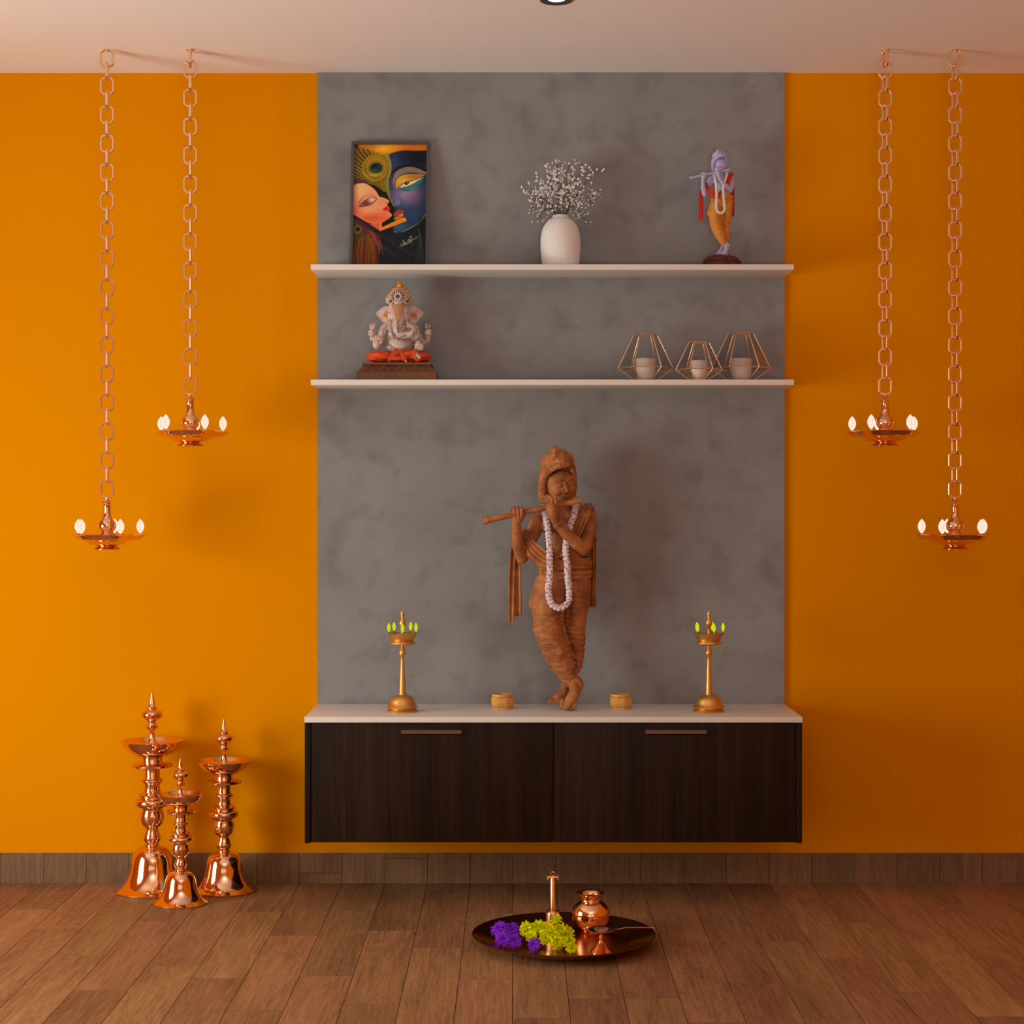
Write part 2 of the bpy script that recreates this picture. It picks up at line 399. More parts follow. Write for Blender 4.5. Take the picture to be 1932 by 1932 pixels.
# ---------------------------------------------------------------- light
def area(name, loc, rot, sx, sy, power, col, spread=180):
    l = bpy.data.lights.new(name, 'AREA'); l.shape = 'RECTANGLE'; l.size = sx; l.size_y = sy; l.energy = power; l.color = col
    l.spread = math.radians(spread)
    o = link(name, l); o.location = loc; o.rotation_euler = rot; return o
KEY = area('window_daylight', (XL-.015, (WY0+WY1)/2, (WZ0+WZ1)/2), (0, -PI/2, 0), WZ1-WZ0-.09, WY1-WY0-.09, 71, (.98, .95, .80))
FILL = area('front_fill_light', ((VX0+VX1)/2, YF-.01, (VZ0+VZ1)/2), (PI/2, 0, 0), VX1-VX0-.1, VZ1-VZ0-.1, 31, (1, .60, .42))  # soft warm fill added behind the viewer; its window is made up around it
UP = area('ceiling_fill_light', (.3, -6.35, .9), (PI-math.radians(38), 0, 0), .9, .6, 42, (1, .88, .84), 100)  # unseen fill added to brighten the ceiling, no floor lamp stands here
w = bpy.data.worlds.new('world'); bpy.context.scene.world = w; w.use_nodes = True
w.node_tree.nodes['Background'].inputs['Color'].default_value = (.8,.6,.45,1); w.node_tree.nodes['Background'].inputs['Strength'].default_value = .15
vs = bpy.context.scene.view_settings; vs.view_transform = 'Standard'; vs.look = 'None'; vs.exposure = 0; vs.gamma = 1; vs.use_curve_mapping = False
bpy.context.scene.cycles.use_denoising = True

# ---------------------------------------------------------------- downlight in the ceiling
dl = thing('downlight', 'small round recessed ceiling downlight with dark ring, cut by top of frame', 'ceiling light', (.1196, -.856, CEIL))
M['ring'] = mat('dark_bronze_ring', (.085,.068,.05), .4, .4)
MB().lathe([(.0478,0),(.0478,-.003),(.046,-.005),(.041,-.005),(.0245,-.0005),(.0245,0)], 48).build('trim_ring', M['ring'], dl)
MB().lathe([(0,-.0012),(.0245,-.0012),(.0245,0),(0,0)], 40).build('lamp_disc', emit('lamp_disc_light', (1,.96,.9), 2.0), dl)

# ---------------------------------------------------------------- cabinet, countertop, shelves
CT, CY = .5976, -.384
def bevel_box(x0,x1,y0,y1,z0,z1,b=.0012):
    bm = bmesh.new(); bmesh.ops.create_cube(bm, size=1)
    for v in bm.verts: v.co = Vector((x0+(v.co.x+.5)*(x1-x0), y0+(v.co.y+.5)*(y1-y0), z0+(v.co.z+.5)*(z1-z0)))
    bmesh.ops.bevel(bm, geom=list(bm.edges), offset=b, segments=2, affect='EDGES', profile=.6)
    mb = MB(); bm.verts.index_update(); mb.add([v.co.copy() for v in bm.verts], [[v.index for v in f.verts] for f in bm.faces]); bm.free(); return mb
tag(bevel_box(PX0, PX1, CY, 0, CT-.0172, CT).build('countertop', M['white']), 'long white countertop slab on the dark wooden cabinet', 'countertop')
ZB = .2045
cb = thing('wall_cabinet', 'dark walnut wall-hung two-door cabinet under the white countertop', 'cabinet', (.12, -.19, ZB))
def loc_(mb, o): mb.v = [(x-o[0], y-o[1], z-o[2]) for x, y, z in mb.v]; return mb
ol = (.12, -.19, ZB); zt = CT-.0174
b = MB().box(PX0+.0186, PX1-.0186, CY+.028, -.001, ZB+.004, zt)
loc_(b, ol).build('carcass', M['walnut'], cb, smooth=False)
for a_, b_ in ((PX0+.0005, PX0+.0184), (PX1-.0184, PX1-.0005)):
    loc_(bevel_box(a_, b_, CY+.004, -.001, ZB-.0015, zt, .0008), ol).build('side_panel', M['walnut'], cb)
xm = .1225
for a_, b_, hx in ((PX0+.0200, xm-.0012, (757, 871)), (xm+.0012, PX1-.0200, (1218, 1333))):
    d_ = loc_(bevel_box(a_, b_, CY+.007, CY+.026, ZB+.001, zt-.001, .0008), ol).build('door', M['walnut'], cb)
    h0, h1 = at(hx[0], 1380, CY), at(hx[1], 1380, CY)
    hb = MB().box(h0.x, h1.x, CY-.008, CY+.0069, h0.z-.0045, h0.z+.0045)
    hb.box(h0.x, h1.x, CY-.008, CY-.005, h0.z-.0065, h0.z-.0045)
    loc_(hb, ol).build('handle', M['handle'], d_, smooth=False)
for z, lab in ((2.0355, 'upper long white wall shelf, holding picture, vase and blue figurine'), (1.6643, 'lower long white wall shelf, holding elephant-headed figurine and lanterns')):
    tag(bevel_box(PX0, PX1, -.213, -.0122, z-.0178, z).build('wall_shelf', M['white']), lab, 'shelf', 'white wall shelves')
# ================================================================== hanging lamps
M['flame'] = emit('lamp_flame', (1,.80,.64), 1.0, (1,.50,.26))
M['wick'] = mat('dark_wick', (.06,.035,.025), .8)
FLA = [18, 90, 162, 234, 306]
def hanging_lamp(px, py_end, links, label):
    "py_end: lower end of the last chain link"
    y = -.300; e = at(px, py_end, y)
    rim = e.z - .117                                    # z of dish rim
    t = thing('hanging_oil_lamp', label, 'hanging lamp', (e.x, y, CEIL), 0, 'copper oil lamps hung on chains')
    o = rim - CEIL
    def spout(a, r, z):
        k = (r/.100)**5
        s = max(math.exp(-((math.degrees(a)-f+180) % 360 - 180)**2/(2*8.5**2)) for f in FLA)
        return r*(1 + .24*k*s)
    dp = [(0,-.0445),(.040,-.0465),(.0435,-.0455),(.0425,-.043),(.033,-.036),(.0295,-.0335),(.032,-.0325),(.052,-.031),(.056,-.029),(.066,-.0215),(.076,-.0175),(.088,-.016),(.093,-.012),(.0985,-.0025),
          (.1015,.0002),(.100,.0012),(.094,-.003),(.085,-.0105),(.060,-.015),(.028,-.016),(0,-.016)]
    mb = MB().lathe([(r, z+o) for r, z in dp], 120, fn=spout); mb.build('dish', M['copper'], t)
    bp = [(0,-.016),(.030,-.016),(.030,-.010),(.022,-.008),(.0205,.000),(.0215,.003),(.0195,.005),(.0205,.0075),(.019,.010),(.0215,.013),(.0262,.019),(.0284,.027),(.0272,.036),(.0232,.044),(.0170,.051),(.0128,.058),(.0118,.070),(.0112,.084),
          (.0116,.093),(.0130,.0955),(.0115,.098),(.0165,.1015),(.0172,.1035),(.0120,.1055),(.0075,.110),(.0035,.1145),(.0035,.117),(0,.1175)]
    MB().lathe([(r, z+o) for r, z in bp], 40).build('stem', M['copper'], t)
    fm = MB().lathe([(.0124*math.sin(PI*u)**.85 if 0 < u < 1 else 0, .0485*u) for u in [i/14 for i in range(15)]], 20).mesh('flame', M['flame'])
    for a in FLA:
        fx, fy = .1035*math.cos(math.radians(a)), .1035*math.sin(math.radians(a))
        f = link('flame', fm, t); f.location = (fx, fy, o+.0025)
        MB().tube([(fx*.90, fy*.90, o-.006), (fx*.97, fy*.97, o-.0005), (fx, fy, o+.004)], .0015, 6).build('wick', M['wick'], f).matrix_parent_inverse = Matrix.Translation(f.location).inverted()
    # chain
    hw, hh = .0190, .0253
    path = [(-hw,0,-.0165),(-hw,0,.0165),(-.0115,0,hh),(.0115,0,hh),(hw,0,.0165),(hw,0,-.0165),(.0115,0,-hh),(-.0115,0,-hh)]
    lm = MB().sweep(path, (.0032,.0044)).mesh('chain_link', M['chain'], angle=25)
    z = e.z - CEIL + .028
    for i in range(links):
        zz = z + i*.0456
        l = link('chain_link', lm, t); l.location = (0, 0, min(zz, -.027)); l.rotation_euler = (0, 0, (PI/2+.14) if i % 2 else .0)
    MB().lathe([(0,0),(.0135,0),(.0135,-.0015),(.006,-.0025),(.0045,-.006),(0,-.0065)], 24).build('ceiling_hook', M['chain'], t)
    return t
hanging_lamp(202, 939.5, 31, 'leftmost copper hanging oil lamp on long chain before orange wall')
hanging_lamp(359, 744.8, 24, 'left copper hanging oil lamp on short chain, nearest the picture frame')
hanging_lamp(1670, 744.8, 24, 'right copper hanging oil lamp on short chain, nearest the grey panel')
hanging_lamp(1802, 939.5, 31, 'rightmost copper hanging oil lamp on long chain before dark orange wall')

# ================================================================== standing lamps
SP_DISH = [(85,600),(112,600),(160,582),(196,556),(226,522),(244,490),(253,473),(256,470),(252,468),(240,478),(222,502),(196,522),(150,540),(90,552),(0,554)]
SP_TOP = [(0,554),(100,552),(88,532),(72,510),(50,490),(33,470),(23,440),(19,400),(25,385),(40,376),(50,362),(50,348),(38,338),(32,326),(36,310),(46,300),(62,288),(84,272),(90,252),(84,232),(62,216),(36,212),(34,208),(44,202),(44,194),(33,188),(26,160),(17,120),(9,80),(0,38)]
SP_COL = [(0,1335),(58,1332),(60,1325),(52,1316),(58,1306),(70,1288),(72,1268),(62,1236),(52,1212),(50,1196),(56,1182),(80,1168),(94,1140),(101,1100),(98,1068),(86,1045),(86,1034),(94,1024),(126,1012),(140,990),(141,970),(130,952),(100,944),(96,934),(112,926),(112,914),(96,902),(72,892),(66,870),(64,840),(70,822),(86,812),(90,800),(86,788),(68,780),(64,766),(64,694),(150,690),(166,682),(168,668),(160,660),(86,654),(84,648),(84,602),(0,600)]
SP_BELL = [(0,1700),(290,1712),(304,1716),(311,1708),(310,1698),(292,1686),(262,1668),(236,1640),(214,1600),(194,1545),(180,1490),(168,1435),(150,1390),(118,1358),(78,1340),(60,1332),(0,1330)]
def conv(p): return [(r/2536, (1716-y)/2536) for r, y in p]
def standing(px, y, scale, label, src=None):
    x = (px-971)*(D+y)/F
    if src: return dup(src, (x, y, 0), None, scale, label)
    t = thing('standing_oil_lamp', label, 'oil lamp', (x, y, 0), 0, 'tall copper oil lamps on the floor')
    MB().lathe(conv(SP_BELL), 72).build('bell_base', M['copper'], t, angle=50)
    MB().lathe(conv(SP_COL), 56).build('column', M['copper'], t, angle=50)
    MB().lathe(conv(SP_DISH), 64).build('dish', M['copper'], t, angle=60)
    MB().lathe(conv(SP_TOP), 40).build('finial', M['copper'], t, angle=50)
    return t
s1 = standing(287, -.134, 1.0, 'tallest copper oil lamp with bell base, left of the floor trio')
standing(422.5, -.128, .865, 'middle-sized copper oil lamp, right of the floor trio', s1)
standing(340.5, -.315, .705, 'shortest copper oil lamp, in front of the two taller ones', s1)

# ================================================================== brass lamps on the countertop
M['gflame'] = emit('yellow_green_flame', (.64,.72,.010), .95)
def conv2(p): return [(r/5168, (1780-y)/5168) for r, y in p]
BL_BASE = [(0,1776),(250,1780),(262,1768),(262,1756),(236,1744),(222,1732),(236,1716),(264,1704),(260,1694),(238,1678),(218,1650),(206,1600),(190,1562),(160,1532),(110,1508),(72,1494),(70,1486),(0,1484)]
BL_STEM = [(0,1486),(60,1484),(62,1470),(55,1462)] + [(55 - (1455-y)*.052 + (3 if (i % 2) else 0), y) for i, y in enumerate(range(1455, 950, -12))] + [(29,940),(28,910),(32,880),(44,850),(57,822),(58,800),(48,772),(36,745),(25,715),(22,690),(30,682),(0,680)]
BL_BOWL = [(0,676),(150,674),(196,662),(212,648),(210,632),(196,618),(174,608),(172,603),(178,596),(196,570),(214,538),(230,505),(246,484),(250,478),(244,478),(225,500),(190,528),(120,540),(0,542)]
BL_FIN = [(0,545),(60,540),(40,510),(24,480),(22,420),(30,385),(48,350),(57,315),(52,280),(34,250),(24,215),(24,195),(31,170),(30,145),(18,115),(8,95),(0,80)]
def table_lamp(px, y, rz, label, src=None):
    x = (px-971)*(D+y)/F
    if src: return dup(src, (x, y, CT), math.radians(rz), None, label)
    t = thing('table_oil_lamp', label, 'oil lamp', (x, y, CT), math.radians(rz), 'small brass oil lamps on the countertop')
    angs = [274, 346, 58, 130, 202]
    def sp(a, r, z):
        k = (r/.0484)**6; s = max(math.exp(-((math.degrees(a)-f+180) % 360 - 180)**2/(2*12**2)) for f in angs)
        return r*(1+.10*k*s)
    MB().lathe(conv2(BL_BASE), 48).build('bell_base', M['brass'], t, angle=50)
    MB().lathe(conv2(BL_STEM), 24).build('stem', M['brass'], t, angle=50)
    bw_ = MB().lathe(conv2(BL_BOWL), 80, fn=sp)
    def lift(p):
        r = math.hypot(p[0], p[1])
        if r < .036 or p[2] < (1780-545)/5168: return p
        a = math.degrees(math.atan2(p[1], p[0])); s = max(math.exp(-((a-f+180) % 360 - 180)**2/(2*15**2)) for f in angs)
        return (p[0], p[1], p[2]+(.0035*s-.002)*min(1, (r-.036)/.010))
    bw_.v = [lift(p) for p in bw_.v]; bw_.build('dish', M['brass'], t, angle=50)
    MB().lathe(conv2(BL_FIN), 24).build('finial', M['brass'], t, angle=50)
    fm = MB(); n = 12
    fm.lathe([(.0056*math.sin(PI*u)**.8 if 0 < u < 1 else 0, .031*u) for u in [i/n for i in range(n+1)]], 14, fn=lambda a, r, z: r*(1-.25*abs(math.sin(a))))
    fm = fm.mesh('flame', M['gflame'])
    for a in angs:
        c, s = math.cos(math.radians(a)), math.sin(math.radians(a)); zz = (1780-482)/5168
        f = link('flame', fm, t); f.location = (.0455*c, .0455*s, zz+.004)
        wk = MB().tube([(-.010*c, -.010*s, -.008), (-.004*c, -.004*s, -.0035), (0, 0, .002)], .0009, 6).build('wick', M['wick'], f)
    return t
l1 = table_lamp(759.2, -.235, 0, 'small brass oil lamp with yellow-green flames, left end of countertop')
table_lamp(1337.3, -.235, 11, 'small brass oil lamp with yellow-green flames, right end of countertop', l1)

# ---------------------------------------------------------------- little ribbed bowls
def rattan():
    m = mat('woven_rattan', (.78,.43,.12), .55, col2=(.62,.31,.07), vscale=60, spec=.35); return m
M['rattan'] = rattan(); M['groove'] = mat('dark_groove', (.10,.035,.012), .7)
def bowl(px, label, src=None):
    y = -.150; x = (px-971)*(D+y)/F
    if src: return dup(src, (x, y, CT), None, None, label)
    t = thing('ribbed_bowl', label, 'bowl', (x, y, CT), 0, 'small ribbed bowls on the countertop')
    MB().lathe([(0,0),(.0325,0),(.0335,.001),(.0335,.0062),(.0322,.007),(0,.007)], 56).build('foot_ring', M['rattan'], t)
    rib = lambda a, r, z: r*(1 + .030*math.cos(a*32)) if r > .029 else r
    MB().lathe([(.0315,.0072),(.0335,.011),(.0350,.017),(.0354,.024),(.0350,.031),(.0338,.0365),(.0318,.0395)], 176, fn=rib).build('body', M['rattan'], t)
    MB().lathe([(.0305,.0066),(.0318,.0078),(.0318,.0385),(.0308,.0405),(.029,.0405),(.028,.038),(.028,.010),(0,.010)], 56).build('lining', M['groove'], t)
    MB().lathe([(.0318,.0402),(.0332,.0408),(.0336,.0470),(.0328,.0485),(.0300,.0485),(.0296,.047),(.0296,.0402)], 56).build('rim', M['rattan'], t)
    return t
b1 = bowl(948, 'small ribbed golden bowl left of the terracotta statue'); bowl(1171.2, 'small ribbed golden bowl right of the terracotta statue', b1)

# ================================================================== candle lanterns
def thin_glass():
    m = bpy.data.materials.new('lantern_glass'); m.use_nodes = True; nt = m.node_tree; nt.nodes.clear()
    o = nt.nodes.new('ShaderNodeOutputMaterial'); mx = nt.nodes.new('ShaderNodeMixShader'); tr = nt.nodes.new('ShaderNodeBsdfTransparent'); gl = nt.nodes.new('ShaderNodeBsdfGlossy')
    lw = nt.nodes.new('ShaderNodeLayerWeight'); lw.inputs['Blend'].default_value = .5
    pw = nt.nodes.new('ShaderNodeMath'); pw.operation = 'POWER'; pw.inputs[1].default_value = 4; nt.links.new(lw.outputs['Facing'], pw.inputs[0])
    fr = nt.nodes.new('ShaderNodeMath'); fr.operation = 'MULTIPLY_ADD'; fr.inputs[1].default_value = .7; fr.inputs[2].default_value = .05; nt.links.new(pw.outputs[0], fr.inputs[0]); gl.inputs['Roughness'].default_value = .02; tr.inputs['Color'].default_value = (.95,.95,.95,1)
    nt.links.new(fr.outputs[0], mx.inputs[0]); nt.links.new(tr.outputs[0], mx.inputs[1]); nt.links.new(gl.outputs[0], mx.inputs[2]); nt.links.new(mx.outputs[0], o.inputs[0]); return m
M['glass'] = thin_glass()
M['wire'] = mat('rose_gold_wire', (.95,.60,.36), .38, 1.0)
M['wax'] = mat('white_speckled_wax', (.74,.66,.62), .7, bump=.25, bscale=500, vary=.12, vscale=260)
def lantern(px, y, Rm, Rt, Rb, zm, zt_, label, cr, ch, rz=0):
    x = (px-971)*(D+y)/F; Z = 1.6643
    t = thing('candle_lantern', label, 'lantern', (x, y, Z), rz, 'geometric candle lanterns on the lower shelf')
    ring = lambda r, z: [Vector((r*math.cos(math.radians(60*k)), r*math.sin(math.radians(60*k)), z)) for k in range(6)]
    T, Mi, B = ring(Rt, zt_), ring(Rm, zm), ring(Rb, .0020); w = .0016; mb = MB()
    for r_ in (T, Mi, B):
        for k in range(6): mb.cap(r_[k], r_[(k+1)%6], w*1.15, w*1.15, 6, 2)
    for k in range(6): mb.cap(T[k], Mi[k], w*1.15, w*1.15, 6, 2); mb.cap(Mi[k], B[k], w, w, 6, 2)
    mb.build('wire_frame', M['wire'], t)
    g = MB().box(-Rb*.86, Rb*.86, -Rb*.5, Rb*.5, .0008, .0022); g.build('base_plate', M['wire'], t, smooth=False)
    for k in range(6):
        j = (k+1) % 6; q = [T[k], Mi[k], Mi[j], T[j]]; c = sum(q, Vector())/4; q = [c+(p-c)*.965 for p in q]
        nn = (q[1]-q[0]).cross(q[3]-q[0]).normalized()*.0006
        MB().add([p+nn for p in q]+[p-nn for p in q], [(0,1,2,3),(7,6,5,4),(0,4,5,1),(1,5,6,2),(2,6,7,3),(3,7,4,0)]).build('glass_pane', M['glass'], t, smooth=False)
    c = thing('pillar_candle', label.replace('lantern', 'lantern').split(' geometric')[0].replace('copper-wired', 'white candle inside the copper-wired') + ' lantern', 'candle', (x, y, Z+.0022), 0, 'white candles in lanterns')
    MB().lathe([(0,0),(cr*.55,0),(cr*.72,.004),(cr*.9,.016),(cr*.98,.030),(cr,.040),(cr,ch-.002),(cr*.975,ch),(cr*.9,ch-.001),(0,ch-.002)], 40).build('wax_body', M['wax'], c)
    MB().tube([(0,0,ch-.003),(0.0003,0,ch+.002),(0,0,ch+.005)], .0011, 6).build('wick', M['wax'], c)
lantern(1218.2, -.110, .0905, .0385, .034, .0440, .1530, 'leftmost copper-wired geometric glass lantern on the lower shelf', .0315, .0735)
lantern(1319.0, -.170, .0755, .0325, .030, .0340, .1235, 'smallest middle copper-wired geometric glass lantern on the lower shelf', .0262, .0620)
lantern(1398.0, -.098, .0975, .0410, .038, .0445, .1600, 'largest rightmost copper-wired geometric glass lantern on the lower shelf', .0345, .0745)
# ================================================================== the two flute players (same figure, two sizes)
S1 = 578.6
def A(cx, cy, d=0.0): return Vector(((900+cx/7.728-1055)/S1, -d, (1336-(820+cy/7.728))/S1))
def B(cx, cy, d=0.0): return Vector(((900+cx/6.44-1055)/S1, -d, (1336-(1050+cy/6.44))/S1))
ua, ub = 1/(7.728*S1), 1/(6.44*S1)
HC = A(1228, 745, .030)                                   # head centre
HM = Matrix.Rotation(math.radians(-11), 3, 'Y') @ Matrix.Rotation(math.radians(14), 3, 'Z') @ Matrix.Rotation(math.radians(4), 3, 'X')
def H(x, f, z): return HC + HM @ Vector((x, -f, z))       # head frame: right, forward, up
def fig_body():
    m = MB()
    def el(p, rx, rz, ry, rot=None, u=ua): m.ball(p, (rx*u, ry, rz*u), 24, rot)
    # torso
    el(A(1250,1300,.004), 330, 240, .050); el(A(1255,1180,.0), 380, 120, .034); el(A(1270,1560,.004), 285, 330, .046)
    el(A(1080,1330,.026), 150, 120, .026); el(A(1400,1330,.026), 160, 120, .026)
    el(A(1270,1760,.012), 270, 220, .046)
    m.chain([(A(1245,930,.015), 120*ua), (A(1250,1120,.002), 128*ua)], 20)
    m.chain([(A(1150,1080,.002), 70*ua), (A(930,1200,.0), 105*ua)], 18); m.chain([(A(1350,1080,.002), 70*ua), (A(1590,1170,.0), 105*ua)], 18)
    # viewer-left arm
    m.chain([(A(900,1240,0), 122*ua), (A(790,1500,.012), 100*ua), (A(672,1780,.032), 80*ua)], 20)
    m.chain([(A(655,1790,.034), 84*ua), (A(600,1600,.052), 96*ua), (A(582,1460,.064), 78*ua), (A(575,1330,.074), 58*ua)], 20)
    m.ball(A(640,1830,.036), (46*ua, .009, 42*ua), 14)
    m.chain([(A(575,1320,.074), 60*ua), (A(585,1225,.082), 78*ua), (A(590,1180,.084), 74*ua)], 18)
    for i, (x, t) in enumerate(((498,1085),(540,1062),(594,1058),(648,1066))):   # four fingers over the flute
        r = (20, 23, 24, 22)[i]*ua
        m.chain([(A(535+i*34,1200,.088), r*1.15), (A(x+4,1130,.107), r*1.05), (A(x,t+10,.104), r), (A(x,t-6,.088), r*.9), (A(x,t+10,.074), r*.8)], 12)
    m.chain([(A(645,1230,.080), 32*ua), (A(690,1170,.086), 26*ua), (A(692,1118,.094), 22*ua), (A(668,1080,.098), 19*ua)], 12)
    # viewer-right arm
    m.chain([(A(1620,1210,.0), 126*ua), (A(1625,1400,.012), 118*ua), (A(1560,1620,.036), 108*ua)], 20)
    m.chain([(A(1540,1640,.040), 112*ua), (A(1420,1560,.056), 108*ua), (A(1290,1430,.074), 84*ua), (A(1160,1285,.094), 60*ua)], 20)
    m.chain([(A(1150,1270,.096), 62*ua), (A(1110,1160,.102), 88*ua), (A(1075,1060,.104), 84*ua)], 18)
    for pts, r in (([(1115,1040,.108),(1140,960,.112),(1118,900,.108),(1088,862,.100)], 25), ([(1080,1020,.110),(1085,950,.116),(1050,905,.110),(1015,888,.100)], 24),
                   ([(1045,1020,.108),(1040,960,.114),(1000,925,.108),(975,905,.098)], 23), ([(1015,1040,.104),(1000,985,.110),(965,960,.104),(948,945,.094)], 20),
                   ([(1140,1090,.096),(1165,1020,.094),(1150,975,.086)], 27)):
        m.chain([(A(*p), rr*ua) for p, rr in zip(pts, (r*1.15, r, r*.92, r*.8))], 12)
    # bracelets and arm bands
    for c, ax, r, w in ((A(577,1338,.073), Vector((0,.25,1)), 66, 11), (A(577,1362,.072), Vector((0,.25,1)), 68, 9), (A(1160,1285,.094), Vector((-.6,-.35,.72)), 70, 11), (A(1178,1305,.091), Vector((-.6,-.35,.72)), 72, 9), (A(1625,1330,.006), Vector((.05,0,1)), 124, 12)):
        q = ax.normalized().to_track_quat('Z', 'Y').to_matrix()
        m.tube([c + q @ Vector((r*ua*math.cos(a), r*ua*math.sin(a), 0)) for a in [2*PI*k/28 for k in range(28)]], w*ua, 8, closed=True)
    # necklace on the chest
    m.tube(resample([A(1130,1090,.040), A(1170,1190,.056), A(1260,1250,.060), A(1350,1190,.056), A(1380,1090,.040)], 1, 18)[0], 13*ua, 8)
    # head
    m.ball(H(0,0,0), (.0455,.050,.054), 32, HM); m.ball(H(0,.010,-.026), (.0345,.036,.031), 28, HM); m.ball(H(0,.030,-.049), (.013,.013,.0105), 18, HM)
    for s in (-1, 1):
        m.ball(H(s*.022,.031,-.014), (.0155,.015,.015), 18, HM)
        m.cap(H(s*.009,.050,.0175), H(s*.021,.0485,.0225), .0028, .0030, 10); m.cap(H(s*.021,.0485,.0225), H(s*.035,.038,.0160), .0030, .0020, 10)
        m.ball(H(s*.0185,.0425,.0050), (.0104,.0085,.0062), 18, HM)
        m.cap(H(s*.009,.0485,.0045), H(s*.0185,.0512,.0080), .0017, .0020, 8); m.cap(H(s*.0185,.0512,.0080), H(s*.0290,.0440,.0040), .0020, .0014, 8)
        m.cap(H(s*.010,.0470,.0020), H(s*.0185,.0490,-.0003), .0009, .0011, 8); m.cap(H(s*.0185,.0490,-.0003), H(s*.028,.0430,.0025), .0011, .0008, 8)
        m.ball(H(s*.0060,.0525,-.0190), (.0044,.0050,.0040), 12, HM)
    m.chain([(H(0,.0475,.016), .0036), (H(0,.0520,.000), .0040), (H(0,.0575,-.0165), .0058)], 14)
    m.chain([(H(-.0155,.0440,-.0300), .0016), (H(-.0050,.0505,-.0290), .0033), (H(0,.0505,-.0300), .0028), (H(.0050,.0505,-.0290), .0033), (H(.0155,.0440,-.0300), .0016)], 12)
    m.chain([(H(-.012,.0445,-.0340), .0020), (H(0,.0495,-.0368), .0042), (H(.012,.0445,-.0340), .0020)], 12)
    # legs inside the cloth, joining the feet to the trunk
    m.chain([(A(1270,1800,.01), 120*ua), (B(900,400,.02), 60*ub), (B(860,720,.036), 60*ub), (B(1000,1220,.034), 50*ub), (B(1125,1440,.030), 50*ub)], 12)
    m.chain([(A(1300,1800,.01), 110*ua), (B(1240,500,.0), 50*ub), (B(1205,880,-.006), 46*ub), (B(1238,1280,-.005), 30*ub), (B(1200,1400,-.001), 30*ub), (B(1080,1540,.002), 48*ub)], 12)
    # feet
    m.chain([(B(1125,1440,.030), 62*ub), (B(1215,1500,.034), 64*ub), (B(1235,1530,.036), 60*ub)], 18)
    m.chain([(B(1150,1500,.036), 62*ub), (B(1190,1600,.046), 66*ub), (B(1140,1710,.056), 72*ub), (B(1100,1775,.064), 58*ub)], 18)
    m.chain([(B(1235,1520,.034), 58*ub), (B(1200,1640,.044), 52*ub), (B(1140,1740,.052), 60*ub)], 18)
    for x, y, r in ((1022,1775,26),(1052,1797,28),(1090,1812,30),(1132,1812,30),(1170,1800,30)): m.chain([(B(x+14,y-45,.062), r*ub), (B(x,y-2,.068), r*ub*.95)], 12)
    m.chain([(B(1080,1540,.002), 52*ub), (B(1050,1630,.006), 62*ub), (B(985,1700,.012), 56*ub)], 18)
    for i, (x, y) in enumerate(((878,1748),(912,1752),(946,1754),(982,1754),(1022,1748))): m.chain([(B(x+50,y-44,.014), 24*ub), (B(x,y,.024), (22,22,23,25,30)[i]*ub)], 12)
    return m
def fig_head_cover():
    m = MB()
    el = lambda p, rx, rz, ry: m.ball(p, (rx*ua, ry, rz*ua), 22)
    el(A(1180,640,-.012), 282, 370, .046)                       # hair at the back of the head
    el(A(1180,390,.010), 240, 170, .044)
    m.chain([(A(1040,520,.040), 60*ua), (A(965,620,.030), 62*ua), (A(945,760,.028), 62*ua), (A(950,900,.026), 58*ua), (A(985,1020,.020), 48*ua)], 16)
    m.chain([(A(1385,470,.040), 48*ua), (A(1412,620,.034), 40*ua), (A(1425,740,.026), 34*ua), (A(1405,880,.020), 34*ua)], 16)
    m.chain([(A(1010,580,.052), 40*ua), (A(1090,500,.070), 46*ua), (A(1200,455,.078), 46*ua), (A(1310,440,.076), 44*ua), (A(1385,470,.058), 38*ua)], 16)   # band over the brow
    m.chain([(A(1030,500,.050), 44*ua), (A(1120,420,.064), 50*ua), (A(1230,385,.068), 50*ua), (A(1350,380,.056), 44*ua)], 16)
    m.chain([(A(1120,330,.030), 110*ua), (A(1128,250,.030), 76*ua), (A(1132,205,.030), 40*ua)], 16)
    m.chain([(A(1230,300,.028), 90*ua), (A(1245,255,.026), 52*ua)], 16)
    m.chain([(A(1320,340,.022), 62*ua), (A(1345,290,.020), 36*ua)], 16)
    m.chain([(A(1000,400,.020), 80*ua), (A(1010,330,.020), 44*ua)], 16)
    for k in range(7): m.ball(A(1070+k*42, 452-14*math.sin(k/6*PI)-k*4, .090-.003*abs(k-3)), 17*ua, 12)
    for x, y in ((1130,300),(1090,360),(1170,350),(1250,330),(1320,350),(1040,420),(1130,240)): m.ball(A(x, y, .060-.00012*abs(x-1180)), 24*ua, 12)
    return m
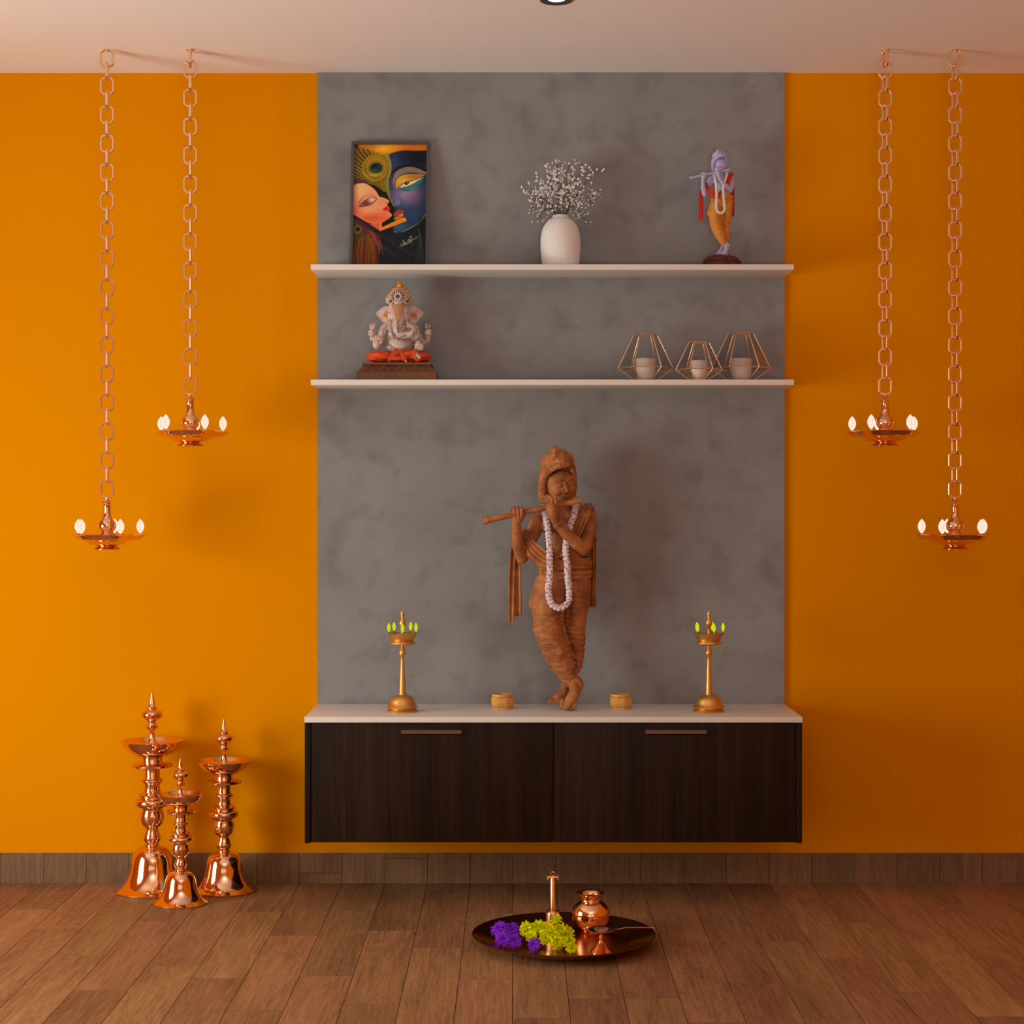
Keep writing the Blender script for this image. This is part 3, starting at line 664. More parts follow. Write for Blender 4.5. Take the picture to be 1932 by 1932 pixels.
def fig_dhoti():
    m = MB()
    el = lambda p, rx, rz, ry: m.ball(p, (rx*ub, ry, rz*ub), 28)
    el(B(1060,180,.002), 318, 150, .054); el(B(1050,300,.004), 300, 150, .052); el(B(930,330,.016), 170, 200, .040); el(B(1240,330,.006), 148, 220, .044)
    m.chain([(B(885,320,.016), 185*ub), (B(850,540,.026), 186*ub), (B(842,720,.034), 168*ub), (B(858,840,.040), 172*ub), (B(905,1010,.038), 168*ub), (B(980,1180,.034), 160*ub), (B(1050,1320,.032), 136*ub), (B(1098,1430,.031), 104*ub), (B(1112,1480,.030), 84*ub)], 28)
    m.chain([(B(1240,320,.002), 142*ub), (B(1246,520,.000), 130*ub), (B(1218,700,-.004), 116*ub), (B(1200,880,-.006), 116*ub), (B(1220,1060,-.006), 94*ub), (B(1240,1180,-.006), 66*ub), (B(1236,1290,-.004), 50*ub), (B(1222,1380,-.001), 32*ub)], 28)
    m.chain([(B(800,190,.004), 62*ub), (B(735,400,.008), 64*ub), (B(690,560,.010), 66*ub), (B(735,660,.018), 60*ub)], 18)
    m.chain([(B(1030,360,.040), 34*ub), (B(1020,560,.040), 30*ub), (B(1030,800,.030), 26*ub), (B(1090,1000,.022), 24*ub), (B(1180,1220,.016), 20*ub)], 14)
    m.chain([(B(1110,360,.020), 40*ub), (B(1090,620,.004), 40*ub), (B(1100,850,-.004), 44*ub), (B(1150,1050,-.008), 40*ub), (B(1200,1250,-.008), 26*ub)], 14)
    for y, r, t in ((40,20,.0),(92,24,.05),(140,20,.02),(205,26,-.02),(262,22,.03)):    # waistband wraps
        W = (318 if y > 80 else 296); pts = []
        for k in range(40):
            a = 2*PI*k/40; pts.append(B(1062+W*math.cos(a), y + 34*math.cos(a)*(-1) + 12*math.sin(3*a), .004+.055*math.sin(-a)*-1))
        m.tube(pts, r*ub, 8, closed=True)
    m.tube(resample([B(790,150,.040), B(740,330,.045), B(700,480,.040), B(655,575,.020)], 1, 16)[0], 16*ub, 8)
    m.tube(resample([B(860,150,.055), B(830,380,.066), B(790,560,.064), B(720,680,.048)], 1, 16)[0], 14*ub, 8)
    m.tube(resample([B(820,700,.072), B(900,745,.076), B(980,700,.064)], 1, 12)[0], 16*ub, 8)
    return m
def dhoti_wrinkle(co, n):
    px = co.x/ub; pz = co.z/ub; k = 1 - min(1, max(0, (co.z-.30)/.06))
    ph = pz*.145 + .012*px + 5*noise.noise(Vector((px*.006, co.y*40, pz*.004)))
    return (.0013*math.sin(ph*.66) + .0009*math.sin(ph*1.3+1.3) + .0052*(abs(noise.noise(Vector((px*.0055+pz*.002, 3, pz*.016))))-.2) + .003*noise.noise(Vector((px*.012, 7, pz*.030))))*(.35+.65*k)*(1-abs(n.z)*.4)
def shawl_meshes():
    m = MB()
    m.ribbon([A(1560,1015,-.020), A(1590,1050,.020), A(1560,1130,.050), A(1500,1260,.066), A(1430,1430,.066), A(1340,1600,.058)], [.040,.042,.040,.036,.032,.026], 3, .0035, .004, (1,0,.35))
    m.ribbon([A(655,1390,.030), A(720,1560,.046), A(830,1700,.056), A(960,1810,.064), A(1090,1860,.068), A(1190,1790,.066), A(1255,1650,.058)], [.030,.044,.054,.056,.052,.044,.024], 4, .0032, .005, (.55,0,.85))
    m.ribbon([A(620,1440,.012), A(560,1560,.004), A(525,1760,.000), B(425,120,.0), B(420,450,.002), B(420,785,.002)], [.014,.018,.020,.020,.020,.019], 1, .006, .006)
    m.ribbon([A(650,1440,.010), A(610,1580,.000), A(580,1780,-.004), B(488,150,-.004), B(496,420,-.002), B(500,715,-.002)], [.012,.016,.020,.022,.024,.023], 1, .006, .006)
    m.ribbon([A(1650,1060,-.030), A(1700,1250,-.034), A(1716,1500,-.030), A(1718,1800,-.028), B(1428,150,-.026), B(1428,400,-.026), B(1428,615,-.026)], [.030,.022,.012,.013,.012,.012,.011], 1, .005, .006)
    m.ribbon([A(1630,1200,-.046), A(1660,1500,-.044), A(1670,1800,-.042), B(1385,150,-.040), B(1385,400,-.040), B(1382,610,-.040)], [.022,.022,.022,.022,.020,.018], 1, .004, .005)
    return m
def flute_mesh():
    m = MB(); a, b = A(92,1252,.088), A(1512,950,.088); d = (b-a); L = d.length; q = d.to_track_quat('Z', 'Y').to_matrix(); r = 42*ua
    m.lathe([(0,0),(r*.8,0),(r*1.25,.0006),(r*1.32,.003),(r*1.32,.017),(r*1.1,.019),(r*1.25,.021),(r*1.1,.024),(r,.030),(r,L*.55),(r*.95,L-.040),(r*1.08,L-.036),(r,L-.032),(r,L-.004),(r*1.15,L-.003),(r*1.1,L),(0,L)], 20, a, axis=q)
    return m
GARL = [A(1235,1010,-.046), A(1060,1000,-.030), A(985,1010,.010), A(975,1100,.040), A(1000,1220,.056), A(1035,1400,.062), A(1048,1600,.072), A(1052,1800,.080), B(878,60,.080), B(876,220,.080), B(862,380,.084), B(868,470,.086), B(905,560,.084),
        B(985,598,.082), B(1060,575,.080), B(1108,500,.076), B(1110,400,.074), B(1095,230,.074), B(1085,60,.076), A(1290,1800,.076), A(1285,1650,.072), A(1305,1480,.066), A(1360,1300,.066), A(1415,1130,.062), A(1430,1030,.036), A(1400,1000,-.010), A(1320,1000,-.040)]
def terracotta():
    m, nt, b = new_mat('aged_terracotta'); tc = nt.nodes.new('ShaderNodeTexCoord')
    a = nt.nodes.new('ShaderNodeTexNoise'); a.inputs['Scale'].default_value = 22; a.inputs['Detail'].default_value = 6
    g = nt.nodes.new('ShaderNodeTexNoise'); g.inputs['Scale'].default_value = 34; g.inputs['Detail'].default_value = 7; g.inputs['Roughness'].default_value = .7
    for n in (a, g): nt.links.new(tc.outputs['Object'], n.inputs['Vector'])
    r = nt.nodes.new('ShaderNodeValToRGB'); e = r.color_ramp.elements; e[0].position = .33; e[0].color = (.27,.098,.036,1); e[1].position = .68; e[1].color = (.54,.225,.082,1)
    nt.links.new(a.outputs['Fac'], r.inputs['Fac'])
    r2 = nt.nodes.new('ShaderNodeValToRGB'); e = r2.color_ramp.elements; e[0].position = .585; e[0].color = (0,0,0,1); e[1].position = .66; e[1].color = (1,1,1,1)
    nt.links.new(g.outputs['Fac'], r2.inputs['Fac'])
    mx = nt.nodes.new('ShaderNodeMix'); mx.data_type = 'RGBA'; mu = nt.nodes.new('ShaderNodeMath'); mu.operation = 'MULTIPLY'; mu.inputs[1].default_value = .6
    nt.links.new(r2.outputs['Color'], mu.inputs[0]); nt.links.new(mu.outputs[0], mx.inputs['Factor']); nt.links.new(r.outputs['Color'], mx.inputs['A']); mx.inputs['B'].default_value = (.085,.075,.042,1)
    geo = nt.nodes.new('ShaderNodeNewGeometry'); r3 = nt.nodes.new('ShaderNodeValToRGB'); e = r3.color_ramp.elements; e[0].position = .44; e[0].color = (.45,.42,.42,1); e[1].position = .51; e[1].color = (1,1,1,1)
    nt.links.new(geo.outputs['Pointiness'], r3.inputs['Fac'])
    m3 = nt.nodes.new('ShaderNodeMix'); m3.data_type = 'RGBA'; m3.blend_type = 'MULTIPLY'; m3.inputs['Factor'].default_value = .0
    nt.links.new(mx.outputs['Result'], m3.inputs['A']); nt.links.new(r3.outputs['Color'], m3.inputs['B']); nt.links.new(m3.outputs['Result'], b.inputs['Base Color'])
    n2 = nt.nodes.new('ShaderNodeTexNoise'); n2.inputs['Scale'].default_value = 240; n2.inputs['Detail'].default_value = 5; nt.links.new(tc.outputs['Object'], n2.inputs['Vector'])
    bp = nt.nodes.new('ShaderNodeBump'); bp.inputs['Strength'].default_value = .45; bp.inputs['Distance'].default_value = .002; nt.links.new(n2.outputs['Fac'], bp.inputs['Height']); nt.links.new(bp.outputs['Normal'], b.inputs['Normal'])
    b.inputs['Roughness'].default_value = .62; b.inputs['Specular IOR Level'].default_value = .3
    return m
M['terra'] = terracotta()
sx = (1055-971)*(D-.150)/F
st = thing('flute_player_statue', 'large brown terracotta statue of a crowned flute player on the countertop', 'statue', (sx, -.150, CT+.0015))
body = remesh(fig_body(), .0016, 3); cover = remesh(fig_head_cover(), .0022, 4); dh = remesh(fig_dhoti(), .0024, 4)
displace(dh, dhoti_wrinkle)
displace(cover, lambda co, n: .0022*noise.noise(co*95) + .0011*noise.noise(co*230))
displace(body, lambda co, n: .0005*noise.noise(co*160))
shm = shawl_meshes().mesh('shawl', [], angle=60); flm = flute_mesh().mesh('flute', [])
zmin = min(v.co.z for v in body.vertices); st.location.z = CT - zmin + .0002
for nm, me in (('body', body), ('headdress', cover), ('dhoti', dh), ('shawl', shm), ('flute', flm)):
    link(nm, setmat(me, M['terra']), st)
# garland of the large statue
M['bloom'] = mat('white_pink_petals', (.84,.84,.95), .8, col2=(.50,.13,.19), vscale=75)
for n_ in M['bloom'].node_tree.nodes:
    if n_.type == 'VALTORGB': n_.color_ramp.elements[0].position = .36; n_.color_ramp.elements[1].position = .50
gl = thing('flower_garland', 'white and pink flower garland hanging from the terracotta statue neck', 'garland', st.location, 0)
def bloom_mesh(r, n=26, seed=1):
    rr = random.Random(seed); m = MB()
    m.ball((0,0,0), (r*.86, r*.86, r*.70), 12)
    for i in range(n):
        t = math.acos(1-2*(i+.5)/n); a = i*2.39996; p = Vector((math.sin(t)*math.cos(a), math.sin(t)*math.sin(a), math.cos(t)*.8))*r*.80
        m.ball(p, r*rr.uniform(.24,.34), 6)
    return m
P, _ = resample(GARL, 1, 400); tot = sum((b_-a_).length for a_, b_ in zip(P, P[1:])); nb = int(tot/.0118)
bms = [bloom_mesh(.0108, 26, s).mesh('blossom', M['bloom']) for s in (1, 2, 3)]
acc = 0; k = 0; step = tot/nb
MB().tube(P[::8], .0012, 6).build('string', mat('garland_string', (.5,.4,.35), .8), gl)
for a_, b_ in zip(P, P[1:]):
    acc += (b_-a_).length
    if acc >= k*step:
        o = link('blossom', bms[k % 3], gl); o.location = b_ + Vector((R_.uniform(-.0008,.0008), 0, 0)); d_ = (b_-a_).normalized()
        o.rotation_euler = d_.to_track_quat('Z', 'Y').to_euler(); o.rotation_euler.z += R_.random()*3; k += 1

# small painted figure on the upper shelf
M['lav'] = mat('lavender_skin_paint', (.52,.50,.84), .5, bump=.1, vary=.12, vscale=20)
M['red'] = mat('red_cloth_paint', (.62,.045,.035), .55)
M['yel'] = mat('orange_yellow_cloth_paint', (.72,.30,.035), .55, vary=.12, vscale=30)
M['ivory'] = mat('ivory_beads', (.80,.78,.74), .5)
M['dwood'] = mat('dark_red_wood_base', (.11,.028,.012), .5, bump=.3, bscale=90)
K = .4130; yk = -.105; xk = (1357.5-971)*(D+yk)/F; zb = 2.0355
base_h = EYE + (960-483.7)*(D+yk)/F - zb
sk = thing('flute_player_figurine', 'small lavender-blue flute player figurine in red shawl and yellow dhoti', 'figurine', (xk, yk, zb), 0)
rb = random.Random(3)
def rock(a, r, z): return r*(1 + .09*math.sin(3*a+1) + .05*math.sin(7*a+z*60) + .03*math.sin(11*a))
MB().lathe([(0,0),(.071,0),(.074,.004),(.068,.014),(.058,.018),(.060,.023),(.052,.034),(.044,base_h-.002),(.040,base_h),(0,base_h)], 60, (.004,0,0), fn=rock).build('base', M['dwood'], sk, angle=30)
for nm, me, mt in (('body', body, 'lav'), ('headdress', cover, 'lav'), ('dhoti', dh, 'yel'), ('shawl', shm, 'red'), ('flute', flm, 'lav')):
    o = link(nm, setmat(me.copy(), M[mt]), sk); o.location = (0, 0, base_h - zmin*K - .002); o.scale = (K, K, K)
g2 = MB(); k = 0; acc = 0; st2 = tot/78
P2 = [p + Vector((0, -.010, 0)) if p.y < -.03 else p for p in P]
for a_, b_ in zip(P2, P2[1:]):
    acc += (b_-a_).length
    if acc >= k*st2:
        q = (b_-a_).normalized().to_track_quat('Z', 'Y').to_matrix(); g2.ball(b_, (.0128,.0128,.0085), 10, q); k += 1
go = g2.build('bead_garland', M['ivory']); go.location = (xk, yk, zb + base_h - zmin*K - .002); go.scale = (K, K, K)
tag(go, 'ivory beaded garland hanging on the small lavender-blue figurine', 'garland')
# ================================================================== framed painting on the upper shelf
def paint():
    "colours of the canvas, in the canvas's own units (x 195..1235, y 180..1915 down)"
    X0_, X1_, Y0_, Y1_ = 195, 1235, 180, 1915; W, Hh = 208, 347
    xs = np.linspace(X0_, X1_, W); ys = np.linspace(Y0_, Y1_, Hh); X, Y = np.meshgrid(xs, ys)
    img = np.zeros((Hh, W, 3)); img[:] = (12, 15, 13)
    rg = np.random.RandomState(5)
    def smooth(pts, n=14):
        P = np.array(pts, float); N = len(P); out = []
        for i in range(N):
            a, b, c, d = P[i-1], P[i], P[(i+1) % N], P[(i+2) % N]
            for k in range(n):
                t = k/n; out.append(.5*((2*b)+(c-a)*t+(2*a-5*b+4*c-d)*t*t+(3*b-a-3*c+d)*t**3))
        return np.array(out)
    def poly(pts, sm=True, soft=1):
        P = smooth(pts) if sm else np.array(pts, float); m = np.zeros(X.shape, bool); j = len(P)-1
        for i in range(len(P)):
            xi, yi = P[i]; xj, yj = P[j]
            if yi != yj: m ^= ((yi > Y) != (yj > Y)) & (X < (xj-xi)*(Y-yi)/(yj-yi)+xi)
            j = i
        return blur(m.astype(float), soft)
    def blur(m, k):
        for _ in range(k):
            q = np.pad(m, 1, mode='edge'); m = (q[:-2,1:-1]+q[2:,1:-1]+q[1:-1,:-2]+q[1:-1,2:]+4*q[1:-1,1:-1])/8
        return m
    def put(m, c):
        img[:] = img*(1-m[..., None]) + np.asarray(c, float)*m[..., None]
    def ell(cx, cy, rx, ry, rot=0, soft=1):
        c, s = math.cos(rot), math.sin(rot); u = ((X-cx)*c+(Y-cy)*s)/rx; v = (-(X-cx)*s+(Y-cy)*c)/ry
        return blur(((u*u+v*v) < 1).astype(float), soft)
    def gau(cx, cy, r, ry=None): return np.exp(-((X-cx)**2/(2*r*r)+(Y-cy)**2/(2*(ry or r)**2)))
    def stroke(pts, w, c, op=1.0, w2=None, soft=1):
        P = np.array(pts, float); t = np.linspace(0, len(P)-1, 60); Q = []
        for u in t:
            i = min(int(u), len(P)-2); f = u-i; a, b, c_, d = P[max(i-1,0)], P[i], P[i+1], P[min(i+2,len(P)-1)]
            Q.append(.5*((2*b)+(c_-a)*f+(2*a-5*b+4*c_-d)*f*f+(3*b-a-3*c_+d)*f**3))
        m = np.zeros(X.shape)
        for k, (a, b) in enumerate(zip(Q, Q[1:])):
            ww = (w + ((w2 if w2 is not None else w)-w)*k/59)/2; d = b-a; L = d@d+1e-9
            tt = np.clip(((X-a[0])*d[0]+(Y-a[1])*d[1])/L, 0, 1); dist = np.hypot(X-a[0]-tt*d[0], Y-a[1]-tt*d[1])
            m = np.maximum(m, np.clip((ww+3-dist)/5, 0, 1))
        put(m*op, c)
    # plume field
    an = np.arctan2(Y-860, X-640); st_ = .5+.5*np.sin(an*75+2*np.sin(np.hypot(X-640, Y-860)/90))
    put(poly([(190,170),(560,170),(700,330),(730,520),(700,760),(640,860),(480,760),(190,690)], True, 3), (92,74,16))
    fm = poly([(190,170),(620,170),(700,330),(730,520),(700,760),(640,860),(480,760),(190,690)], True, 2); put(fm*.6*st_, (168,130,28)); put(fm*.5*(1-st_)*(.4+.6*(X < 420)), (32,28,8))
    put(poly([(200,150),(1240,150),(1240,262),(900,262),(740,300),(610,335),(470,270),(260,210)], True, 3), (196,104,10))
    put(gau(620,235,120,50)*.9, (230,190,55)); put(gau(800,215,80,25)*.6, (235,150,30)); put(gau(1100,235,160,20)*.5, (210,90,8)); put(gau(380,205,90,30)*.6, (175,110,20)); put(gau(215,200,25)*.8, (30,22,8))
    # dark face
    face = poly([(715,330),(900,290),(1080,272),(1240,262),(1300,262),(1300,700),(1300,1150),(1240,1180),(1140,1290),(1010,1380),(860,1440),(775,1425),(765,1340),(790,1240),(790,1120),(765,1050),(725,900),(690,740),(700,610),(730,500)], True, 1)
    put(face, (22,44,72)); put(face*gau(1120,360,170,110), (3,12,22)); put(face*gau(760,420,60,80)*.8, (42,60,110)); put(face*gau(930,900,170,110)*.95, (140,128,158)); put(face*gau(1080,960,100,60)*.6, (118,70,98))
    put(face*gau(800,820,50,130)*.7, (98,84,140)); put(face*gau(730,700,34,170)*.7, (52,56,96)); put(face*gau(1050,1180,130,90)*.7, (36,70,104)); put(face*gau(860,1370,100,45)*.8, (44,96,112)); put(face*gau(1190,1050,50,150)*.5, (20,34,60))
    put(poly([(760,660),(800,570),(900,515),(1040,500),(1240,575),(1240,640),(1100,590),(950,590),(850,640),(800,700),(785,800),(760,760)], True, 3)*.8, (142,124,96))
    stroke([(690,690),(735,590),(840,510),(980,482),(1100,500),(1240,560)], 20, (4,8,12), 1, 34)
    put(poly([(795,800),(792,710),(850,635),(1000,600),(1205,622),(1130,672),(960,735),(850,800)]), (188,140,48)); put(gau(1060,640,70,22)*.7, (150,84,18)); put(gau(880,700,60,40)*.5, (225,185,95))
    stroke([(792,800),(790,710),(850,632),(1000,598),(1240,612)], 9, (70,40,40))
    put(poly([(845,808),(960,780),(1060,735),(1205,645),(1120,770),(985,845),(890,838)], True, 2), (40,104,112)); put(gau(1000,800,70,25)*.3, (90,150,140))
    put(poly([(835,803),(890,750),(960,716),(1080,682),(1190,640),(1080,722),(980,772),(900,790)]), (222,198,140)); put(ell(955,738,34,20,-.4), (24,22,18)); put(ell(962,732,10,6), (200,180,120))
    stroke([(830,808),(890,752),(960,716),(1080,682),(1225,622)], 9, (18,14,12)); stroke([(850,812),(900,835),(985,846)], 6, (20,60,76))
    stroke([(850,960),(884,990),(882,1040),(850,1062),(805,1085),(775,1060)], 8, (26,26,62)); put(gau(825,1020,30,30)*.6, (140,130,190))
    put(poly([(770,1180),(820,1125),(860,1118),(912,1130),(905,1168),(850,1200),(790,1218)]), (150,60,34)); put(poly([(782,1232),(850,1190),(905,1160),(900,1210),(845,1248),(790,1262)]), (198,104,48)); stroke([(780,1225),(850,1195),(905,1160)], 5, (60,20,20)); put(gau(870,1190,22,8)*.6, (240,180,90))
    stroke([(1235,1180),(1140,1292),(1010,1382),(860,1442),(780,1430)], 7, (150,156,120), .9)
    # light plume edge between the faces
    stroke([(640,330),(700,420),(712,560),(680,700),(700,880),(745,1010),(775,1065)], 46, (140,128,52), .95, 14, 1); stroke([(640,700),(660,830),(720,960),(770,1060)], 34, (120,112,44), .9, 12)
    for k in range(10): stroke([(600-k*28,800-k*14),(430-k*26,700-k*30),(215,470-k*30+90)], 3, ((22,18,6),(210,170,60))[k % 2], .55)
    for k in range(6): stroke([(625,820),(600-k*6,640),(660-k*4,470),(600-k*30,330-k*14)], 4, ((60,46,10),(205,170,70))[k % 2], .5)
    put(ell(495,515,188,195,.3,2), (146,122,20)); put(ell(500,515,160,160,.3), (96,82,20)); put(ell(505,500,148,140,.3,2), (158,118,26)); put(ell(505,520,120,110,0,2), (128,100,20)); put(gau(490,620,90,25)*.6, (190,170,50))
    put(ell(508,518,94,76,-.1), (20,62,56)); put(ell(512,505,72,54,-.1), (8,18,40)); put(gau(500,540,26,12)*.7, (110,90,30)); put(gau(545,505,18,22)*.6, (90,70,40)); put(gau(470,555,25,10)*.5, (30,110,80))
    # pale face
    skin = poly([(185,800),(290,738),(370,745),(470,805),(530,870),(560,925),(635,948),(703,985),(690,1022),(678,1058),(716,1102),(702,1140),(742,1180),(728,1222),(610,1296),(480,1318),(340,1275),(185,1180)])
    hair0 = poly([(185,690),(330,690),(400,735),(360,775),(280,770),(185,860)], True, 2); put(hair0, (72,44,66)); put(skin, (222,146,100))
    put(skin*gau(290,820,90,80)*.8, (244,184,118)); put(skin*gau(480,1240,190,60)*.85, (198,72,40)); put(skin*gau(240,1130,70,60)*.6, (200,80,50)); put(skin*gau(620,1200,60,50)*.5, (226,96,60)); put(skin*gau(400,1120,90,40)*.5, (232,160,120)); put(skin*gau(600,1010,40,40)*.5, (214,120,92))
    put(poly([(268,1070),(330,1000),(420,930),(500,922),(528,975),(450,1035),(350,1066)], True, 2), (150,66,54)); put(gau(380,1020,50,24)*.7, (60,46,48)); put(gau(460,975,42,32)*.9, (226,196,160))
    stroke([(265,1073),(350,1066),(450,1035),(525,972)], 8, (60,24,22)); stroke([(255,1040),(310,960),(390,908),(485,902)], 9, (120,54,36), 1, 4); stroke([(525,868),(548,905),(560,925)], 6, (140,80,60))
    stroke([(650,1010),(668,1028),(690,1024)], 6, (150,60,44)); put(poly([(612,1122),(640,1080),(662,1068),(706,1078),(716,1106),(690,1136),(648,1134)]), (206,44,34)); stroke([(612,1120),(660,1100),(712,1104)], 4, (110,18,20))
    put(poly([(420,1325),(520,1318),(612,1290),(584,1360),(582,1425),(470,1370)]), (206,88,40)); put(gau(590,1360,12,40)*.8, (240,170,110))
    put(poly([(585,1382),(900,1228),(945,1236),(950,1268),(930,1290),(590,1418)], False), (222,122,20)); stroke([(600,1375),(910,1234)], 5, (245,170,50)); put(ell(938,1262,14,26,-.3), (240,160,50))
    # hair and lower plumes
    put(poly([(180,1300),(330,1340),(520,1430),(600,1560),(590,1930),(180,1930)], True, 2), (72,34,14))
    for k in range(46):
        x0 = 215+k*8.4+rg.randn()*6; y0 = 1420+abs(k-20)*5+rg.rand()*60; c = ((170,70,16),(120,84,18),(58,74,18),(196,90,30),(90,30,12))[rg.randint(5)]
        stroke([(x0*.7+120,y0),(x0,(y0+1900)/2),(x0+rg.randn()*20,1900)], 5, c, .7)
    put(gau(255,1480,60,70)*.7, (52,62,16)); put(ell(258,1395,60,66,0,2), (88,92,22)); put(ell(262,1395,34,32), (12,14,10))
    put(poly([(640,1560),(800,1450),(1000,1420),(1240,1300),(1240,1930),(600,1930)], True, 4)*.95, (7,24,34)); put(gau(1180,1370,40,90)*.9, (4,6,6))
    for k in range(22):
        x0 = 1080+k*7; stroke([(1110+k*2,1330+k*6),(1130+k*3,1500+k*8),(x0,1900)], 4, ((40,62,32),(16,34,26),(84,96,46))[k % 3], .5)
    stroke([(190,1225),(360,1320),(560,1440),(760,1590),(940,1700),(1130,1830)], 74, (26,14,26), 1, 20, 1); stroke([(190,1240),(400,1390),(520,1560),(570,1880)], 60, (34,14,26), .95, 10)
    for k in range(9): stroke([(200,1236+k*9),(380,1330+k*13),(500+k*10,1450+k*26),(590+k*38,1640+k*24)], 5, ((104,42,78),(150,70,90),(46,24,60))[k % 3], .7, 2)
    for k in range(6): stroke([(390+k*20,1390+k*14),(480+k*10,1500+k*10),(560+k*6,1690)], 9, (168,58,48), .7, 3)
    stroke([(600,1480),(760,1590),(960,1710),(1120,1800)], 4, (110,84,80), .7); stroke([(560,1560),(600,1660),(630,1750)], 4, (150,140,140), .7)
    for s_ in ([(868,1612),(915,1604),(968,1590)], [(872,1640),(920,1622),(1000,1590)], [(898,1556),(925,1594),(945,1600)], [(918,1556),(950,1596)], [(975,1575),(990,1540),(1012,1560),(985,1572)], [(1000,1520),(1022,1490),(1030,1520),(1020,1560),(1034,1604)], [(985,1575),(1050,1545),(1112,1504)]): stroke(s_, 5, (196,206,140), .95)
    return img/255, W, Hh
def canvas_material():
    m, nt, b = new_mat('painted_canvas'); a = nt.nodes.new('ShaderNodeAttribute'); a.attribute_name = 'paint'
    nt.links.new(a.outputs['Color'], b.inputs['Base Color']); b.inputs['Roughness'].default_value = .35; b.inputs['Specular IOR Level'].default_value = .25; return m
M['pframe'] = mat('dark_grey_frame', (.085,.085,.092), .5, spec=.3); M['pback'] = mat('frame_backing', (.05,.04,.035), .8)
fz = 2.0355; yb_, yt_ = -.098, -.022; top = at(0, 268.8, yt_).z; hgt = (Vector((0, yt_-yb_, top-fz))).length; lean = math.atan2(yt_-yb_, top-fz)
xl = ((663.6-971)*(D+yt_)/F + (660-971)*(D+yb_)/F)/2; xr = ((811.6-971)*(D+yt_)/F + (807.5-971)*(D+yb_)/F)/2; fw = xr-xl
fr = thing('picture_frame', 'dark framed painting of two faces and a plume leaning on the grey panel', 'picture', ((xl+xr)/2, yb_, fz+.0008)); fr.rotation_euler = (-lean, 0, 0)
bw, dp = .0095, .010; m_ = MB()
m_.box(-fw/2, -fw/2+bw, -dp, dp*.6, 0, hgt).box(fw/2-bw, fw/2, -dp, dp*.6, 0, hgt).box(-fw/2+bw, fw/2-bw, -dp, dp*.6, 0, bw).box(-fw/2+bw, fw/2-bw, -dp, dp*.6, hgt-bw, hgt)
m_.build('frame', M['pframe'], fr, smooth=False)
MB().box(-fw/2+bw, fw/2-bw, .001, dp*.6, bw, hgt-bw).build('backing', M['pback'], fr, smooth=False)
img, W_, H_ = paint(); lin = np.where(img <= .04045, img/12.92, ((img+.055)/1.055)**2.4); lin = np.clip(lin*np.array([1.30, 1.40, 1.55]), 0, .92)
iw, ih = fw-2*bw, hgt-2*bw; vs_ = [(-iw/2+iw*i/(W_-1), -.002, bw+ih*(1-j/(H_-1))) for j in range(H_) for i in range(W_)]
fs_ = [(j*W_+i, (j+1)*W_+i, (j+1)*W_+i+1, j*W_+i+1) for j in range(H_-1) for i in range(W_-1)]
cv = MB().add(vs_, fs_).build('canvas', canvas_material(), fr, smooth=False, fixn=False)
at_ = cv.data.attributes.new('paint', 'FLOAT_COLOR', 'POINT'); at_.data.foreach_set('color', np.concatenate([lin.reshape(-1, 3), np.ones((W_*H_, 1))], 1).astype(np.float32).ravel())

# ================================================================== vase and sprigs
M['vase'] = mat('off_white_speckled_ceramic', (.88,.90,.94), .75, bump=.35, bscale=420, vary=.10, vscale=300)
vy = -.110; vx = (1057.6-971)*(D+vy)/F; vz = 2.0355; hv = EYE+(960-406.5)*(D+vy)/F - vz
va = thing('ceramic_vase', 'off-white ceramic vase between the painting and the blue figurine', 'vase', (vx, vy, vz))
q = [(0,0),(.052,0),(.0575,.004),(.0605,.016),(.0635,.034),(.0655,.060),(.0660,.085),(.0640,.110),(.0580,.132),(.0480,.149),(.0380,.160),(.0315,hv-.012),(.0265,hv-.004),(.0243,hv),(.0222,hv-.001),(.0228,hv-.008),(.030,hv-.020),(.050,.14),(.058,.09),(.050,.02),(0,.015)]
P_, _ = resample([Vector((r, 0, z)) for r, z in q[1:14]], 1, 60)
MB().lathe([(0,0)]+[(p.x, p.z) for p in P_]+q[14:], 64).build('vase_body', M['vase'], va, angle=60)
M['sprig'] = mat('dark_green_stem', (.05,.055,.025), .7); M['tiny'] = mat('off_white_tiny_blossom', (.90,.90,.92), .8)
def V6(cx, cy, y): p = at(960+cx/8.784, 290+cy/8.784, y); return p
tips = [(215,555,0),(470,385,.02),(625,215,-.02),(800,140,.0),(1000,160,.03),(1275,185,.0),(1462,262,-.02),(1435,675,.02),(1385,850,-.03),(1280,1125,-.05),(1170,1000,-.06),(480,1125,-.05),(350,930,-.03),(390,790,.03),(450,670,-.04),(560,560,.0),(840,330,-.03),(1080,275,.02),(700,500,-.05),(960,560,-.05),(640,880,-.06),(1200,720,.03),(880,240,.02),(740,300,.03),(1150,420,-.03),(520,860,-.05)]
rs = random.Random(11)
